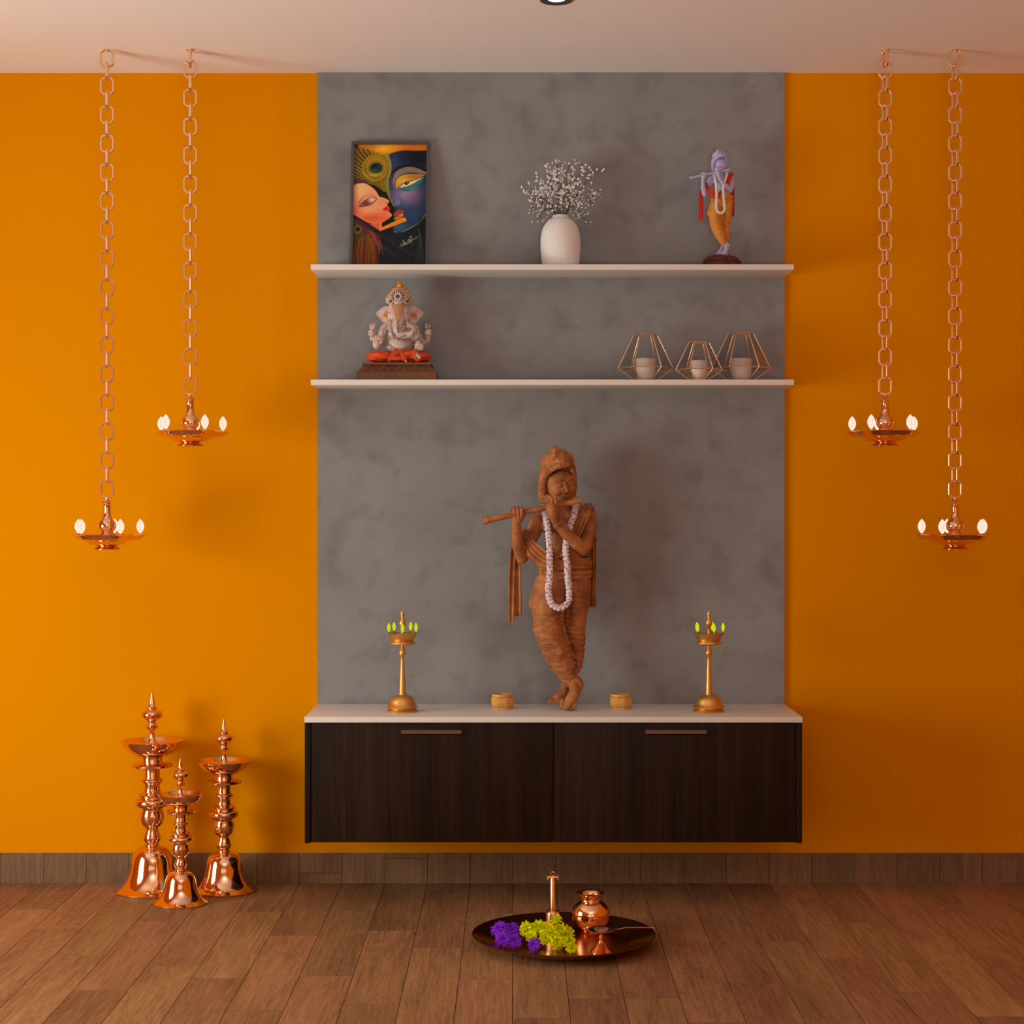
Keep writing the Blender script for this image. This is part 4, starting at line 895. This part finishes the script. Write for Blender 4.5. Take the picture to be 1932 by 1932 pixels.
for i, (cx, cy, dy) in enumerate(tips):
    tip = V6(cx, cy, vy+dy); base = Vector((vx+rs.uniform(-.012,.012), vy+rs.uniform(-.010,.010), vz+hv-.09))
    s = thing('gypsophila_sprig', "thin dark sprig of tiny white baby's breath standing in the white vase", 'flower', base, 0, "baby's breath sprigs in the vase")
    mouth = Vector((vx+max(-.016, min(.016, (tip.x-vx)*.22)), vy+max(-.014, min(.014, dy*.25)), vz+hv)); mid = mouth*.45+tip*.55+Vector((0, 0, .010 if cy < 700 else .030))
    path, _ = resample([base, mouth, mid, tip], 1, 22); L = lambda p: p-base
    stem = MB().tube([L(p) for p in path], [.0011-.0006*k/21 for k in range(22)], 5); bl = MB()
    low = cy > 760; R0 = .0022 if low else .0037
    bl.ball(L(tip), R0*1.15, 7); n = 18 if not low else 17
    for k in range(n):
        j = rs.randint(10 if not low else 11, 20); p = path[j]; sp = .018 if low else .016
        o = Vector((rs.gauss(0, 1), rs.gauss(0, 1), rs.gauss(.25, 1)))*sp*.75; e = p+o
        stem.tube([L(p), L(p+o*.5+Vector((0,0,.001))), L(e)], .00042, 4)
        for h in range(rs.choice((1, 1, 2))):
            c = L(e)+Vector((rs.gauss(0,1), rs.gauss(0,1), rs.gauss(0,1)))*.0024; r = R0*rs.uniform(.75, 1.2)
            for _ in range(4): bl.ball(c+Vector((rs.gauss(0,1), rs.gauss(0,1), rs.gauss(0,1)))*r*.38, r*.66, 6)
    stem.build('stem', M['sprig'], s); tag(bl.build('blossoms', M['tiny'], s), kind='stuff')

# ================================================================== elephant-headed figurine on the lower shelf
gy = -.108; gu = (D+gy)/(F*9.4265); gx = (660+865/9.4265-971)*(D+gy)/F; gz = 1.6643
cy0 = (960-(gz-EYE)*F/(D+gy)-520)*9.4265
def G(cx, cy, d=0.0): return Vector(((cx-865)*gu, -d, (cy0-cy)*gu))
M['stone'] = mat('pinkish_stone_skin', (.74,.58,.56), .6, bump=.3, bscale=220, vary=.30, vscale=55)
M['gold'] = mat('gold_ornament', (.72,.36,.06), .35, .55)
M['silver'] = mat('grey_silver_beads', (.62,.64,.60), .45, .2, col2=(.10,.13,.12), vscale=170)  # dark mottling in the colour imitates shaded gaps between the beads
M['cstone'] = mat('carved_crown_stone', (.74,.66,.64), .6, bump=.5, bscale=320, col2=(.42,.30,.27), vscale=120)  # fine dark tone in the colour stands in for shade in carved crevices
M['darkg'] = mat('dark_gem', (.06,.065,.07), .25)
M['odh'] = mat('orange_red_dhoti_paint', (.78,.085,.010), .5, vary=.2, vscale=25)
M['plinth'] = mat('carved_brown_wood', (.15,.055,.017), .5, bump=.25, bscale=120, vary=.3, vscale=14)
ga = thing('elephant_deity_figurine', 'pink stone elephant-headed seated figurine in orange dhoti on brown base', 'figurine', (gx, gy, gz))
def el(m, x, y, d, rx, rz, ry, n=22, rot=None): m.ball(G(x, y, d), (rx*gu, ry, rz*gu), n, rot)
def ch(m, pts, n=14): m.chain([(G(x, y, d), r*gu) for x, y, d, r in pts], n)
b = MB()
el(b, 880, 1150, .000, 270, 320, .040); el(b, 885, 1260, .014, 235, 180, .042); el(b, 880, 960, .0, 330, 150, .032); el(b, 780, 1060, .022, 100, 90, .022); el(b, 980, 1060, .022, 100, 90, .022)
el(b, 882, 640, .014, 205, 240, .036); el(b, 770, 720, .030, 90, 150, .022); el(b, 995, 720, .030, 90, 150, .022)
ch(b, [(880,620,.034,120),(880,760,.050,118),(876,880,.060,104),(872,985,.064,84),(905,1060,.066,72),(985,1098,.066,64),(1080,1090,.066,58),(1150,1040,.066,50),(1165,980,.066,40),(1130,955,.066,32)], 20)
ch(b, [(690,830,.050,22),(740,905,.060,30),(700,990,.062,14)]); ch(b, [(1040,860,.052,34),(1060,930,.058,40)])
# arms, sleeves
ch(b, [(640,960,.000,92),(585,1120,.006,76),(520,1240,.024,56),(505,1280,.040,60)], 18); ch(b, [(1130,960,.000,92),(1195,1120,.006,76),(1240,1210,.024,58),(1245,1270,.040,58)], 18)
ch(b, [(620,980,-.012,70),(480,1150,-.006,46),(398,1130,.0,38),(395,1060,.004,44)], 16); ch(b, [(1150,980,-.012,70),(1310,1200,-.006,46),(1385,1170,.0,38),(1398,1060,.004,44)], 16)
for s_ in (-1, 1):
    q_ = lambda x: x if s_ < 0 else 1772-x
    ch(b, [(q_(700),880,.004,70),(q_(625),960,.010,88),(q_(592),1080,.012,82),(q_(600),1200,.008,70)], 18)
el(b, 395, 1035, .006, 66, 66, .012, 16); el(b, 1397, 1020, .006, 66, 72, .012, 16)
for i in range(4): ch(b, [(348+i*6, 1000+i*24, .018, 17), (400+i*8, 990+i*24, .021, 17)]); ch(b, [(1442-i*6, 985+i*24, .018, 17), (1392-i*8, 975+i*24, .021, 17)])
el(b, 503, 1240, .050, 78, 92, .011, 18)
for x, y, r in ((446,1112,17),(487,1094,19),(527,1096,19),(563,1122,17)): ch(b, [(x+(503-x)*.25, 1200, .051, r*1.15), (x, y+20, .052, r), (x, y, .050, r*.85)], 12)
ch(b, [(560,1250,.054,20),(592,1200,.056,17)], 10)
el(b, 1245, 1262, .050, 80, 52, .013, 18)
for x, y, r in ((1192,1338,20),(1232,1356,21),(1272,1356,21),(1310,1340,19)): ch(b, [(x, 1275, .056, r*1.1), (x, 1320, .060, r), (x, y, .056, r*.9)], 12)
bm_ = remesh(b, .00115, 2); displace(bm_, lambda co, n: .0003*noise.noise(co*300)); link('body', setmat(bm_, M['stone']), ga)
bvh = BVHTree.FromPolygons([v.co.copy() for v in bm_.vertices], [tuple(p.vertices) for p in bm_.polygons])
def surf(x, y, lift=.0):
    p = G(x, y, 0); h = bvh.ray_cast(Vector((p.x, -.3, p.z)), Vector((0, 1, 0)))
    return Vector((p.x, (h[0].y if h[0] else -.02) - lift, p.z))
# ears
for s in (-1, 1):
    X_ = lambda x: 892 + s*(892-x)*1.0 if s > 0 else x
    pts = [(474,682),(540,612),(632,556),(700,575),(745,640),(770,790),(700,830),(625,862),(550,775)]
    if s > 0: pts = [(1784-x, y) for x, y in pts]
    P3 = [G(x, y, .012 + .000060*abs(x-892)*-.2) for x, y in pts]; e = MB(); n = len(P3); th = .0045
    e.add([p+Vector((0,-th,0)) for p in P3]+[p+Vector((0,th*.4,0)) for p in P3], [tuple(range(n)), tuple(reversed(range(n, 2*n)))]+[(i, n+i, n+(i+1) % n, (i+1) % n) for i in range(n)])
    for i in (0, 1, 2, 3): e.cap(P3[i]+Vector((0,-th,0)), P3[i+1]+Vector((0,-th,0)), 12*gu, 12*gu, 10)
    for i in (7, 8): e.cap(P3[i]+Vector((0,-th,0)), P3[(i+1) % n]+Vector((0,-th,0)), 9*gu, 9*gu, 10)
    for i in (0, 1): e.cap(P3[i]*.86+(P3[5]*.14)+Vector((0,-th,0)), P3[i+1]*.86+P3[5]*.14+Vector((0,-th,0)), 6*gu, 6*gu, 8)
    er = e.build('ear', M['stone'], ga, angle=35)
    cx = 645 if s < 0 else 1150; g = MB()
    for k in range(6):
        a = PI/3*k+.5; g.cap(G(cx+14*math.cos(a), 706+14*math.sin(a), .012+th+.0006), G(cx+42*math.cos(a), 706+44*math.sin(a), .012+th+.0006), 10*gu, 12*gu, 8)
    g.build('ear_ornament', M['gold'], er)
# crown
c = MB(); el(c, 888, 420, .010, 232, 150, .040, 30); el(c, 888, 345, .008, 190, 120, .036, 28); ch(c, [(700,470,.020,52),(760,500,.040,46),(880,505,.052,44),(1010,500,.040,46),(1075,470,.020,52)])
for k in range(15):
    a = PI*(k/14); c.ball(G(888-225*math.cos(a), 450-165*math.sin(a), .014), 24*gu, 10)
cr = link('crown', setmat(remesh(c, .0014, 1), M['cstone']), ga)
t = MB(); t.lathe([(0,-.0015),(118*gu,0),(125*gu,22*gu),(100*gu,45*gu),(62*gu,60*gu),(66*gu,90*gu),(60*gu,128*gu),(38*gu,150*gu),(22*gu,158*gu),(18*gu,175*gu),(0,182*gu)], 32, G(893, 270, .006)); 
for k in range(20): a = 2*PI*k/20; t.ball(G(893, 245, .006)+Vector((118*gu*math.cos(a), 118*gu*math.sin(a), 0)), 19*gu, 8)
t.build('crown_finial', M['gold'], ga)
r = MB(); RC = G(870, 405, .052); r.lathe([(70*gu, 0),(70*gu, .0015),(50*gu,.0022),(42*gu,.0012),(0,.0012)], 30, RC, axis=Matrix.Rotation(PI/2, 3, 'X'))
for k in range(16): a = 2*PI*k/16; v = Vector((math.cos(a), 0, math.sin(a))); r.cap(RC+v*82*gu+Vector((0,.001,0)), RC+v*120*gu+Vector((0,.004,0)), 8*gu, 13*gu, 8)
ro = r.build('medallion', M['stone'], cr); MB().ball(RC+Vector((0,-.001,0)), (36*gu,.0022,36*gu), 16).build('gem', M['darkg'], ro)
d2 = MB()
for k in range(16): a = 2*PI*(k+.5)/16; v = Vector((math.cos(a), 0, math.sin(a))); d2.cap(RC+v*80*gu+Vector((0,.0028,0)), RC+v*112*gu+Vector((0,.0052,0)), 6*gu, 8*gu, 8)
for x, y in ((735,495),(755,480),(1030,490),(1052,478),(800,520),(960,520)): d2.ball(G(x, y, .050), 20*gu, 8)
d2.build('dark_inlay', M['darkg'], ro)
cb_ = BVHTree.FromPolygons([v.co.copy() for v in cr.data.vertices], [tuple(p.vertices) for p in cr.data.polygons])
def csurf(x, y, lift=0.):
    p = G(x, y, 0); h_ = cb_.ray_cast(Vector((p.x, -.3, p.z)), Vector((0, 1, 0)))
    return Vector((p.x, (h_[0].y if h_[0] else -.03) - lift, p.z))
pb = MB()
for k in range(17): pb.ball(csurf(715+k*21, 462+(34 if 2 < k < 14 else 18)*math.sin(PI*k/16), .0005), 12*gu, 8)
for s in (-1, 1):
    for k in range(9): a = k*.55; pb.ball(csurf(888+s*(160+28*math.cos(a)), 420+30*math.sin(a), .0004), 9*gu, 7)
pb.build('crown_beads', M['stone'], cr)
gp = MB()
for x0, x1 in ((700,765),(1010,1085)):
    for i in range(7): gp.ball(csurf(x0+(x1-x0)*i/6, 335+(i*15 if x0 > 900 else (6-i)*9)), 24*gu, 8)
gp.build('crown_gilding', M['gold'], cr)
o = MB(); rows = 13
for j in range(rows):
    y = 530+j*26; hw = 112*(1-j/(rows-.2))+8; nn_ = max(1, int(hw*2/26)+1)
    for i in range(nn_):
        x = 880 + (0 if nn_ == 1 else -hw+2*hw*i/(nn_-1)); edge = i in (0, nn_-1)
        o.ball(surf(x, y, .0006), (11.5*gu if not edge else 13*gu), 8)
for a_, b_ in (((762,520),(866,862)), ((1000,520),(892,862))):
    for i in range(30): f = i/29; o.ball(surf(a_[0]+(b_[0]-a_[0])*f, a_[1]+(b_[1]-a_[1])*f), 11*gu, 7)
o.build('trunk_ornament', M['gold'], ga)
ey = MB()
for s in (-1, 1): ey.ball(surf(884+s*150, 690, -.0005), (16*gu, .0015, 9*gu), 10)
ey.build('eyes', M['darkg'], ga)
nk = MB()
def beads(path, r, n, lift=.0004):
    Q, _ = resample([Vector((x, y, 0)) for x, y in path], 1, n)
    for p in Q: nk.ball(surf(p.x, p.y, lift), r*gu, 8)
beads([(700,920),(655,1010),(650,1120),(700,1230),(790,1320),(880,1370),(970,1320),(1060,1230),(1120,1140),(1150,1060)], 21, 38, .0022)
beads([(665,1000),(620,1090),(640,1190),(720,1290),(800,1350),(872,1390),(950,1350),(1040,1270),(1110,1180)], 21, 34, .0022)
beads([(740,930),(760,1040),(820,1140),(880,1165),(950,1130),(1000,1110)], 15, 18, .0018); beads([(872,880),(870,920),(880,1000),(885,1050)], 19, 8, .002); beads([(1060,880),(1000,960),(940,1040)], 15, 10, .0018)
beads([(700,900),(770,850),(820,820)], 14, 8)
nk.build('necklace', M['silver'], ga)
sl = MB()
for s in (-1, 1):
    for k in range(6):
        off = k*23; pts = []
        for (x, y) in ((715-off*.9, 850+off*.55), (655-off, 960), (640-off, 1080), (655-off*.9, 1200)):
            xx = x if s < 0 else 1770-x; pts.append(surf(xx, y, .0006))
        sl.tube(resample(pts, 1, 14)[0], 8*gu, 6)
sl.build('shoulder_cloth', M['stone'], ga)
# hands' attributes
tr = MB(); ch(tr, [(400,990,.008,22),(404,940,.008,40)])
for dx in (-36, 0, 36): ch(tr, [(404+dx*.5, 950, .010, 18), (404+dx*1.05, 900, .012, 18), (404+dx*.9, 856, .010, 8)], 10)
tr.build('lotus_bud', M['stone'], ga)
tr = MB(); ch(tr, [(1390,960,.008,22),(1388,930,.008,44)])
for dx in (-40, -20, 0, 20, 40): ch(tr, [(1388+dx*.6, 930, .012, 20), (1388+dx, 890, .014, 18), (1388+dx*.8, 852, .012, 7)], 10)
tr.build('lotus_bud', M['silver'], ga)
md = MB(); md.lathe([(0,0),(56*gu,0),(58*gu,20*gu),(40*gu,55*gu),(14*gu,85*gu),(0,95*gu)], 24, G(1236, 1228, .050)); md.build('sweet', M['silver'], ga)
# dhoti
h = MB(); el(h, 560, 1462, .030, 262, 104, .040, 30); el(h, 1190, 1462, .030, 272, 104, .040, 30); el(h, 880, 1470, .012, 320, 100, .046, 30); el(h, 870, 1510, .044, 210, 60, .030, 24); el(h, 1060, 1430, .044, 150, 90, .028, 24)
dm = remesh(h, .0014, 3)
def fold(co, n):
    px = co.x/gu+865; py = cy0-co.z/gu; c_ = 560 if px < 870 else 1180
    return .0015*math.sin((py-1340)*.11+abs(px-(820 if px < 870 else 930))*.016*(1)+1.5*noise.noise(co*60)) 
displace(dm, fold); zb_ = .0 
dd = link('dhoti', setmat(dm, M['odh']), ga)
cl = MB(); cl.ribbon([G(840,1330,.058), G(800,1400,.066), G(760,1480,.070), G(715,1560,.064)], [60*gu,70*gu,80*gu,70*gu], 2, .0012, .002, (1,0,.3)); cl.ribbon([G(900,1340,.060), G(950,1420,.070), G(985,1490,.076), G(990,1550,.076)], [60*gu,80*gu,80*gu,60*gu], 2, .0014, .002, (1,0,-.2))
cl.ribbon([G(1130,1360,.066), G(1180,1430,.072), G(1215,1500,.074), G(1240,1560,.070)], [90*gu,110*gu,110*gu,80*gu], 3, .0014, .002, (1,0,.1)); cl.build('sash', M['odh'], ga)
MB().cap(G(1215,1440,.078), G(1270,1490,.078), 30*gu, 30*gu, 12).build('scroll', M['silver'], ga); MB().ball(G(1025,1562,.078), 22*gu, 12).build('toe', M['stone'], ga)
# carved base
p = MB(); z1 = G(0,1738).z; z2 = G(0,1622).z; z3 = G(0,1578).z
def frust(x0, x1, z0_, a0, a1, z1_, y0, y1):
    p.add([(G(x0,0).x,-y0,z0_),(G(x1,0).x,-y0,z0_),(G(x1,0).x,y0*.9,z0_),(G(x0,0).x,y0*.9,z0_),(G(a0,0).x,-y1,z1_),(G(a1,0).x,-y1,z1_),(G(a1,0).x,y1*.9,z1_),(G(a0,0).x,y1*.9,z1_)], [(0,3,2,1),(4,5,6,7),(0,1,5,4),(1,2,6,5),(2,3,7,6),(3,0,4,7)])
frust(152, 1562, 0, 156, 1558, G(0,1752).z, .090, .089); frust(168, 1548, G(0,1752).z, 285, 1440, z2, .088, .076); frust(258, 1468, z2, 262, 1462, z3, .083, .083)
for i in range(4):
    cx = 430+i*285
    for s in (-1, 1):
        sp_ = []
        for k in range(22): a = k*.33; rr_ = 34*(1-k/26); sp_.append(G(cx+s*(72-rr_*math.cos(a)*s*s), 1676+rr_*math.sin(a)*1.0, .0820+.00009*rr_*math.sin(a)))
        p.tube(sp_, 12*gu, 6)
    p.tube(resample([G(cx-110,1712,.0855), G(cx-40,1640,.0785), G(cx+40,1715,.0855), G(cx+110,1650,.0795)], 1, 16)[0], 12*gu, 6)
p.tube([G(200,1738,.0870), G(1520,1738,.0870)], 7*gu, 6)
p.build('plinth', M['plinth'], ga, angle=30)
# ================================================================== copper plate on the floor and what stands on it
py_ = -.850; ppx = (1063.5-971)*(D+py_)/F; TZ = .0085
pl = [(0,.002),(.175,.002),(.182,.0035),(.205,.012),(.232,.0225),(.252,.031),(.259,.0345),(.2615,.0362),(.2620,.0378),(.2600,.0382),(.2565,.0368),(.248,.0335),(.228,.0265),(.203,.0175),(.186,.0100),(.180,TZ),(.10,TZ),(0,TZ)]
plate = MB().lathe([(r, z-.002) for r, z in pl], 128).build('copper_plate', M['copper_dark'], angle=70); plate.location = (ppx, py_, 0)
TZ = TZ-.002
tag(plate, 'large round dark copper plate on the floor before the cabinet', 'plate')
# bell
M['bellm'] = mat('dull_copper_bell', (.86,.48,.26), .22, 1.0)
by = -.715; bx = (1043-971)*(D+by)/F
be = thing('hand_bell', 'copper hand bell with upright trident handle at the back of the plate', 'bell', (bx, by, TZ))
bh = EYE+(960-1717)*(D+by)/F-TZ; ht = EYE+(960-1656)*(D+by)/F-TZ
MB().lathe([(0,.004),(.020,.003),(.027,0),(.0285,.001),(.0275,.006),(.0235,.016),(.0215,.030),(.0210,bh-.010),(.0195,bh-.004),(.014,bh),(.0075,bh+.0015),(0,bh+.0015)], 44).build('bell_cup', M['bellm'], be)
MB().lathe([(0,bh),(.0072,bh),(.0084,bh+.003),(.0078,bh+.006),(.0076,ht-.004),(.0066,ht-.002),(.0066,ht),(0,ht)], 24).build('handle', M['bellm'], be)
tp = MB(); tp.cap((-.0155,0,ht+.001), (.0155,0,ht+.001), .0030, .0030, 10)
tp.tube([(.0062*math.cos(a), 0, ht+.0105+.0062*math.sin(a)) for a in [2*PI*k/24 for k in range(24)]], .0022, 8, closed=True)
for s in (-1, 1): tp.tube([(s*(.0105+.0048*math.cos(a)), 0, ht-.0005+.0048*math.sin(a)) for a in [-.9+2.7*k/12 for k in range(13)]], .0019, 8); tp.ball((s*.0150, 0, ht-.0045), .0028, 10)
tp.build('trident_top', M['bellm'], be)
# pot
ly = -.700; lx = (1114.3-971)*(D+ly)/F
lo = thing('water_pot', 'round polished copper water pot with flared rim on the plate', 'pot', (lx, ly, TZ))
rz_ = EYE+(960-1684.5)*(D+ly)/F-TZ
prof = [(0,.003),(.024,.002),(.028,0),(.0295,.001),(.030,.004),(.038,.009),(.0480,.019),(.0550,.032),(.0577,.0465),(.0562,.0600),(.0500,.0725),(.0410,.0815),(.0335,.0865),(.0295,.0885),(.0288,.0905),(.0288,rz_-.012),(.0300,rz_-.006),(.0345,rz_-.002),(.0408,rz_),(.0412,rz_+.0014),(.0400,rz_+.0018),(.034,rz_-.0004),(.0285,rz_-.004),(.0270,rz_-.012),(.0270,.0900),(.032,.084),(.048,.068),(.052,.046),(.040,.018),(0,.012)]
MB().lathe(prof, 72).build('pot_body', M['copper'], lo, angle=50)
# little stand lamp with long handle
sy_ = -.945; sx_ = (1134.4-971)*(D+sy_)/F; hz = EYE+(960-1753.5)*(D+sy_)/F-TZ
sl_ = thing('handled_lamp', 'small copper funnel lamp on conical foot with long thin handle', 'oil lamp', (sx_, sy_, TZ))
MB().lathe([(0,.002),(.033,.001),(.0350,0),(.0352,.0012),(.033,.003),(.020,.013),(.0115,.0225),(.0088,.026),(0,.026)], 56).build('foot', M['copper'], sl_, angle=50)
MB().lathe([(0,.024),(.0088,.0245),(.0075,.028),(.0070,.034),(.0090,.0405),(.020,hz-.010),(.0330,hz-.004),(.0440,hz),(.0455,hz+.0007),(.0445,hz+.0014),(.033,hz-.0015),(.019,hz-.008),(.010,hz-.013),(0,hz-.014)], 64).build('cup', M['copper'], sl_, angle=60)
hd = MB(); hd.sweep([(.038,.002,hz-.001),(.070,.006,hz+.004),(.118,.010,hz+.0035),(.146,.014,hz+.0015)], (.0013,.0035), closed=False, up=(0,1,0)); hd.cap((.146,.014,hz+.0015), (.158,.016,hz-.010), .0032, .0016, 8); hd.build('handle', M['copper'], sl_)
# flowers
M['violet'] = mat('violet_petals', (.30,.025,.90), .6, col2=(.15,.012,.55), vscale=40, spec=.2)
M['lime'] = mat('yellow_green_petals', (.95,.95,.004), .6, col2=(.55,.66,.003), vscale=70, spec=.0)
M['leafg'] = mat('green_calyx', (.05,.12,.012), .6)
def petal(m, c, ax, rt, up, L, w, curl, tip=.25, n=6):
    "a cupped petal strip of real thickness"
    vs = []; 
    for i in range(n+1):
        t = i/n; ww = w*(math.sin(PI*min(1, .12+t*.80))**.7)*(1 if t < .98 else tip); p = c + ax*L*t + up*curl*L*t*t
        for s in (-1, 0, 1): vs.append(p + rt*ww*s*.5 + up*(.12*w*abs(s)))
    o_ = len(vs); vs += [p - up*.0006 for p in vs]; fs = []
    for i in range(n):
        for s in (0, 1): a = i*3+s; fs.append((a, a+1, a+4, a+3)); fs.append((o_+a, o_+a+3, o_+a+4, o_+a+1))
        a = i*3; fs.append((a, a+3, o_+a+3, o_+a)); a += 2; fs.append((a, o_+a, o_+a+3, a+3))
    a = n*3
    for s in (0, 1): fs.append((a+s, a+s+1, o_+a+s+1, o_+a+s)); fs.append((s, o_+s, o_+s+1, s+1))
    m.add(vs, fs)
def flower(name, cx, cy, z, R, kind, label, group, tilt, seed):
    d = (EYE-z)*F/(1630+cy/4.954-960); y = d-D; x = (870+cx/4.954-971)*d/F
    t = thing(name, label, 'flower', (x, y, z), 0, group); rr = random.Random(seed)
    Rm = Matrix.Rotation(math.radians(tilt[0]), 3, 'X') @ Matrix.Rotation(math.radians(tilt[1]), 3, 'Y'); m = MB()
    layers = ((17,1.0,-.05),(15,.86,.28),(12,.66,.60),(9,.45,.95),(6,.32,1.8),(4,.25,4.0)) if kind == 'aster' else ((8,1.0,-.25),(8,.95,.15),(7,.85,.55),(6,.72,1.0),(5,.55,1.8),(3,.42,4.0))
    for li, (n, s, lift) in enumerate(layers):
        for k in range(n):
            a = 2*PI*k/n + li*.37 + rr.uniform(-.1,.1); h = Vector((math.cos(a), math.sin(a), 0)); ax = (h + Vector((0,0,lift+rr.uniform(-.15,.15)))).normalized(); rt = Vector((-math.sin(a), math.cos(a), 0)); up = rt.cross(ax)*-1
            up = ax.cross(rt)*(1 if ax.cross(rt).z > 0 else -1)
            w = R*(.20 if kind == 'aster' else .42)*rr.uniform(.85, 1.1)
            petal(m, Rm @ (h*R*.08), Rm @ ax, Rm @ rt, Rm @ up, R*s*rr.uniform(.88, 1.1), w, rr.uniform(-.35,-.05) if kind == 'aster' else rr.uniform(-.5,.35), .3 if kind == 'aster' else .02)
    m.build('petals', M['violet' if kind == 'aster' else 'lime'], t, angle=60, fixn=False)
    MB().ball(Rm @ Vector((0,0,-R*.30)), (R*.24, R*.24, R*.26), 12).build('calyx', M['leafg'], t)
F1, F2 = 'violet flowers heaped on the plate', 'yellow-green flowers heaped on the plate'
for a in ((352,600,.046,.0265,'aster','uppermost left violet flower at the edge of the plate heap',F1,(35,-25),1), (475,598,.050,.027,'aster','violet flower tucked behind the leftmost yellow-green flower',F1,(30,10),2),
          (400,700,.030,.0275,'aster','large lower left violet flower on the copper plate',F1,(50,-12),3), (500,715,.030,.024,'aster','violet flower in middle of the heap under yellow-green petals',F1,(55,10),4),
          (682,752,.024,.0215,'aster','small separate violet flower at front of the heap',F1,(60,-15),5)): flower('violet_flower', *a)
for a in ((600,605,.050,.022,'mum','leftmost yellow-green flower beside the violet ones',F2,(40,-30),11), (712,590,.056,.023,'mum','yellow-green flower in front of the bell cup, left side',F2,(35,-5),12),
          (805,600,.058,.024,'mum','central yellow-green flower directly below the bell cup',F2,(45,10),13), (893,520,.072,.019,'mum','highest yellow-green flower, pointing up at the pot',F2,(30,10),14),
          (655,672,.036,.019,'mum','low left yellow-green flower above the small violet flower',F2,(60,-10),15), (790,690,.034,.022,'mum','yellow-green flower low in the middle of the heap',F2,(60,0),16),
          (925,625,.052,.024,'mum','yellow-green flower nearest the side of the round pot',F2,(40,15),17), (1000,640,.046,.022,'mum','rightmost upper yellow-green flower beside the funnel lamp',F2,(45,25),18),
          (900,735,.026,.023,'mum','yellow-green flower at front edge of the heap',F2,(60,5),19), (1005,725,.030,.023,'mum','rightmost low yellow-green flower beside the conical foot',F2,(55,20),20),
          (1035,790,.018,.019,'mum','lowest front yellow-green flower touching the plate rim',F2,(60,15),21), (848,650,.044,.020,'mum','small yellow-green flower in centre of heap',F2,(50,0),22)): flower('yellow_green_flower', *a)
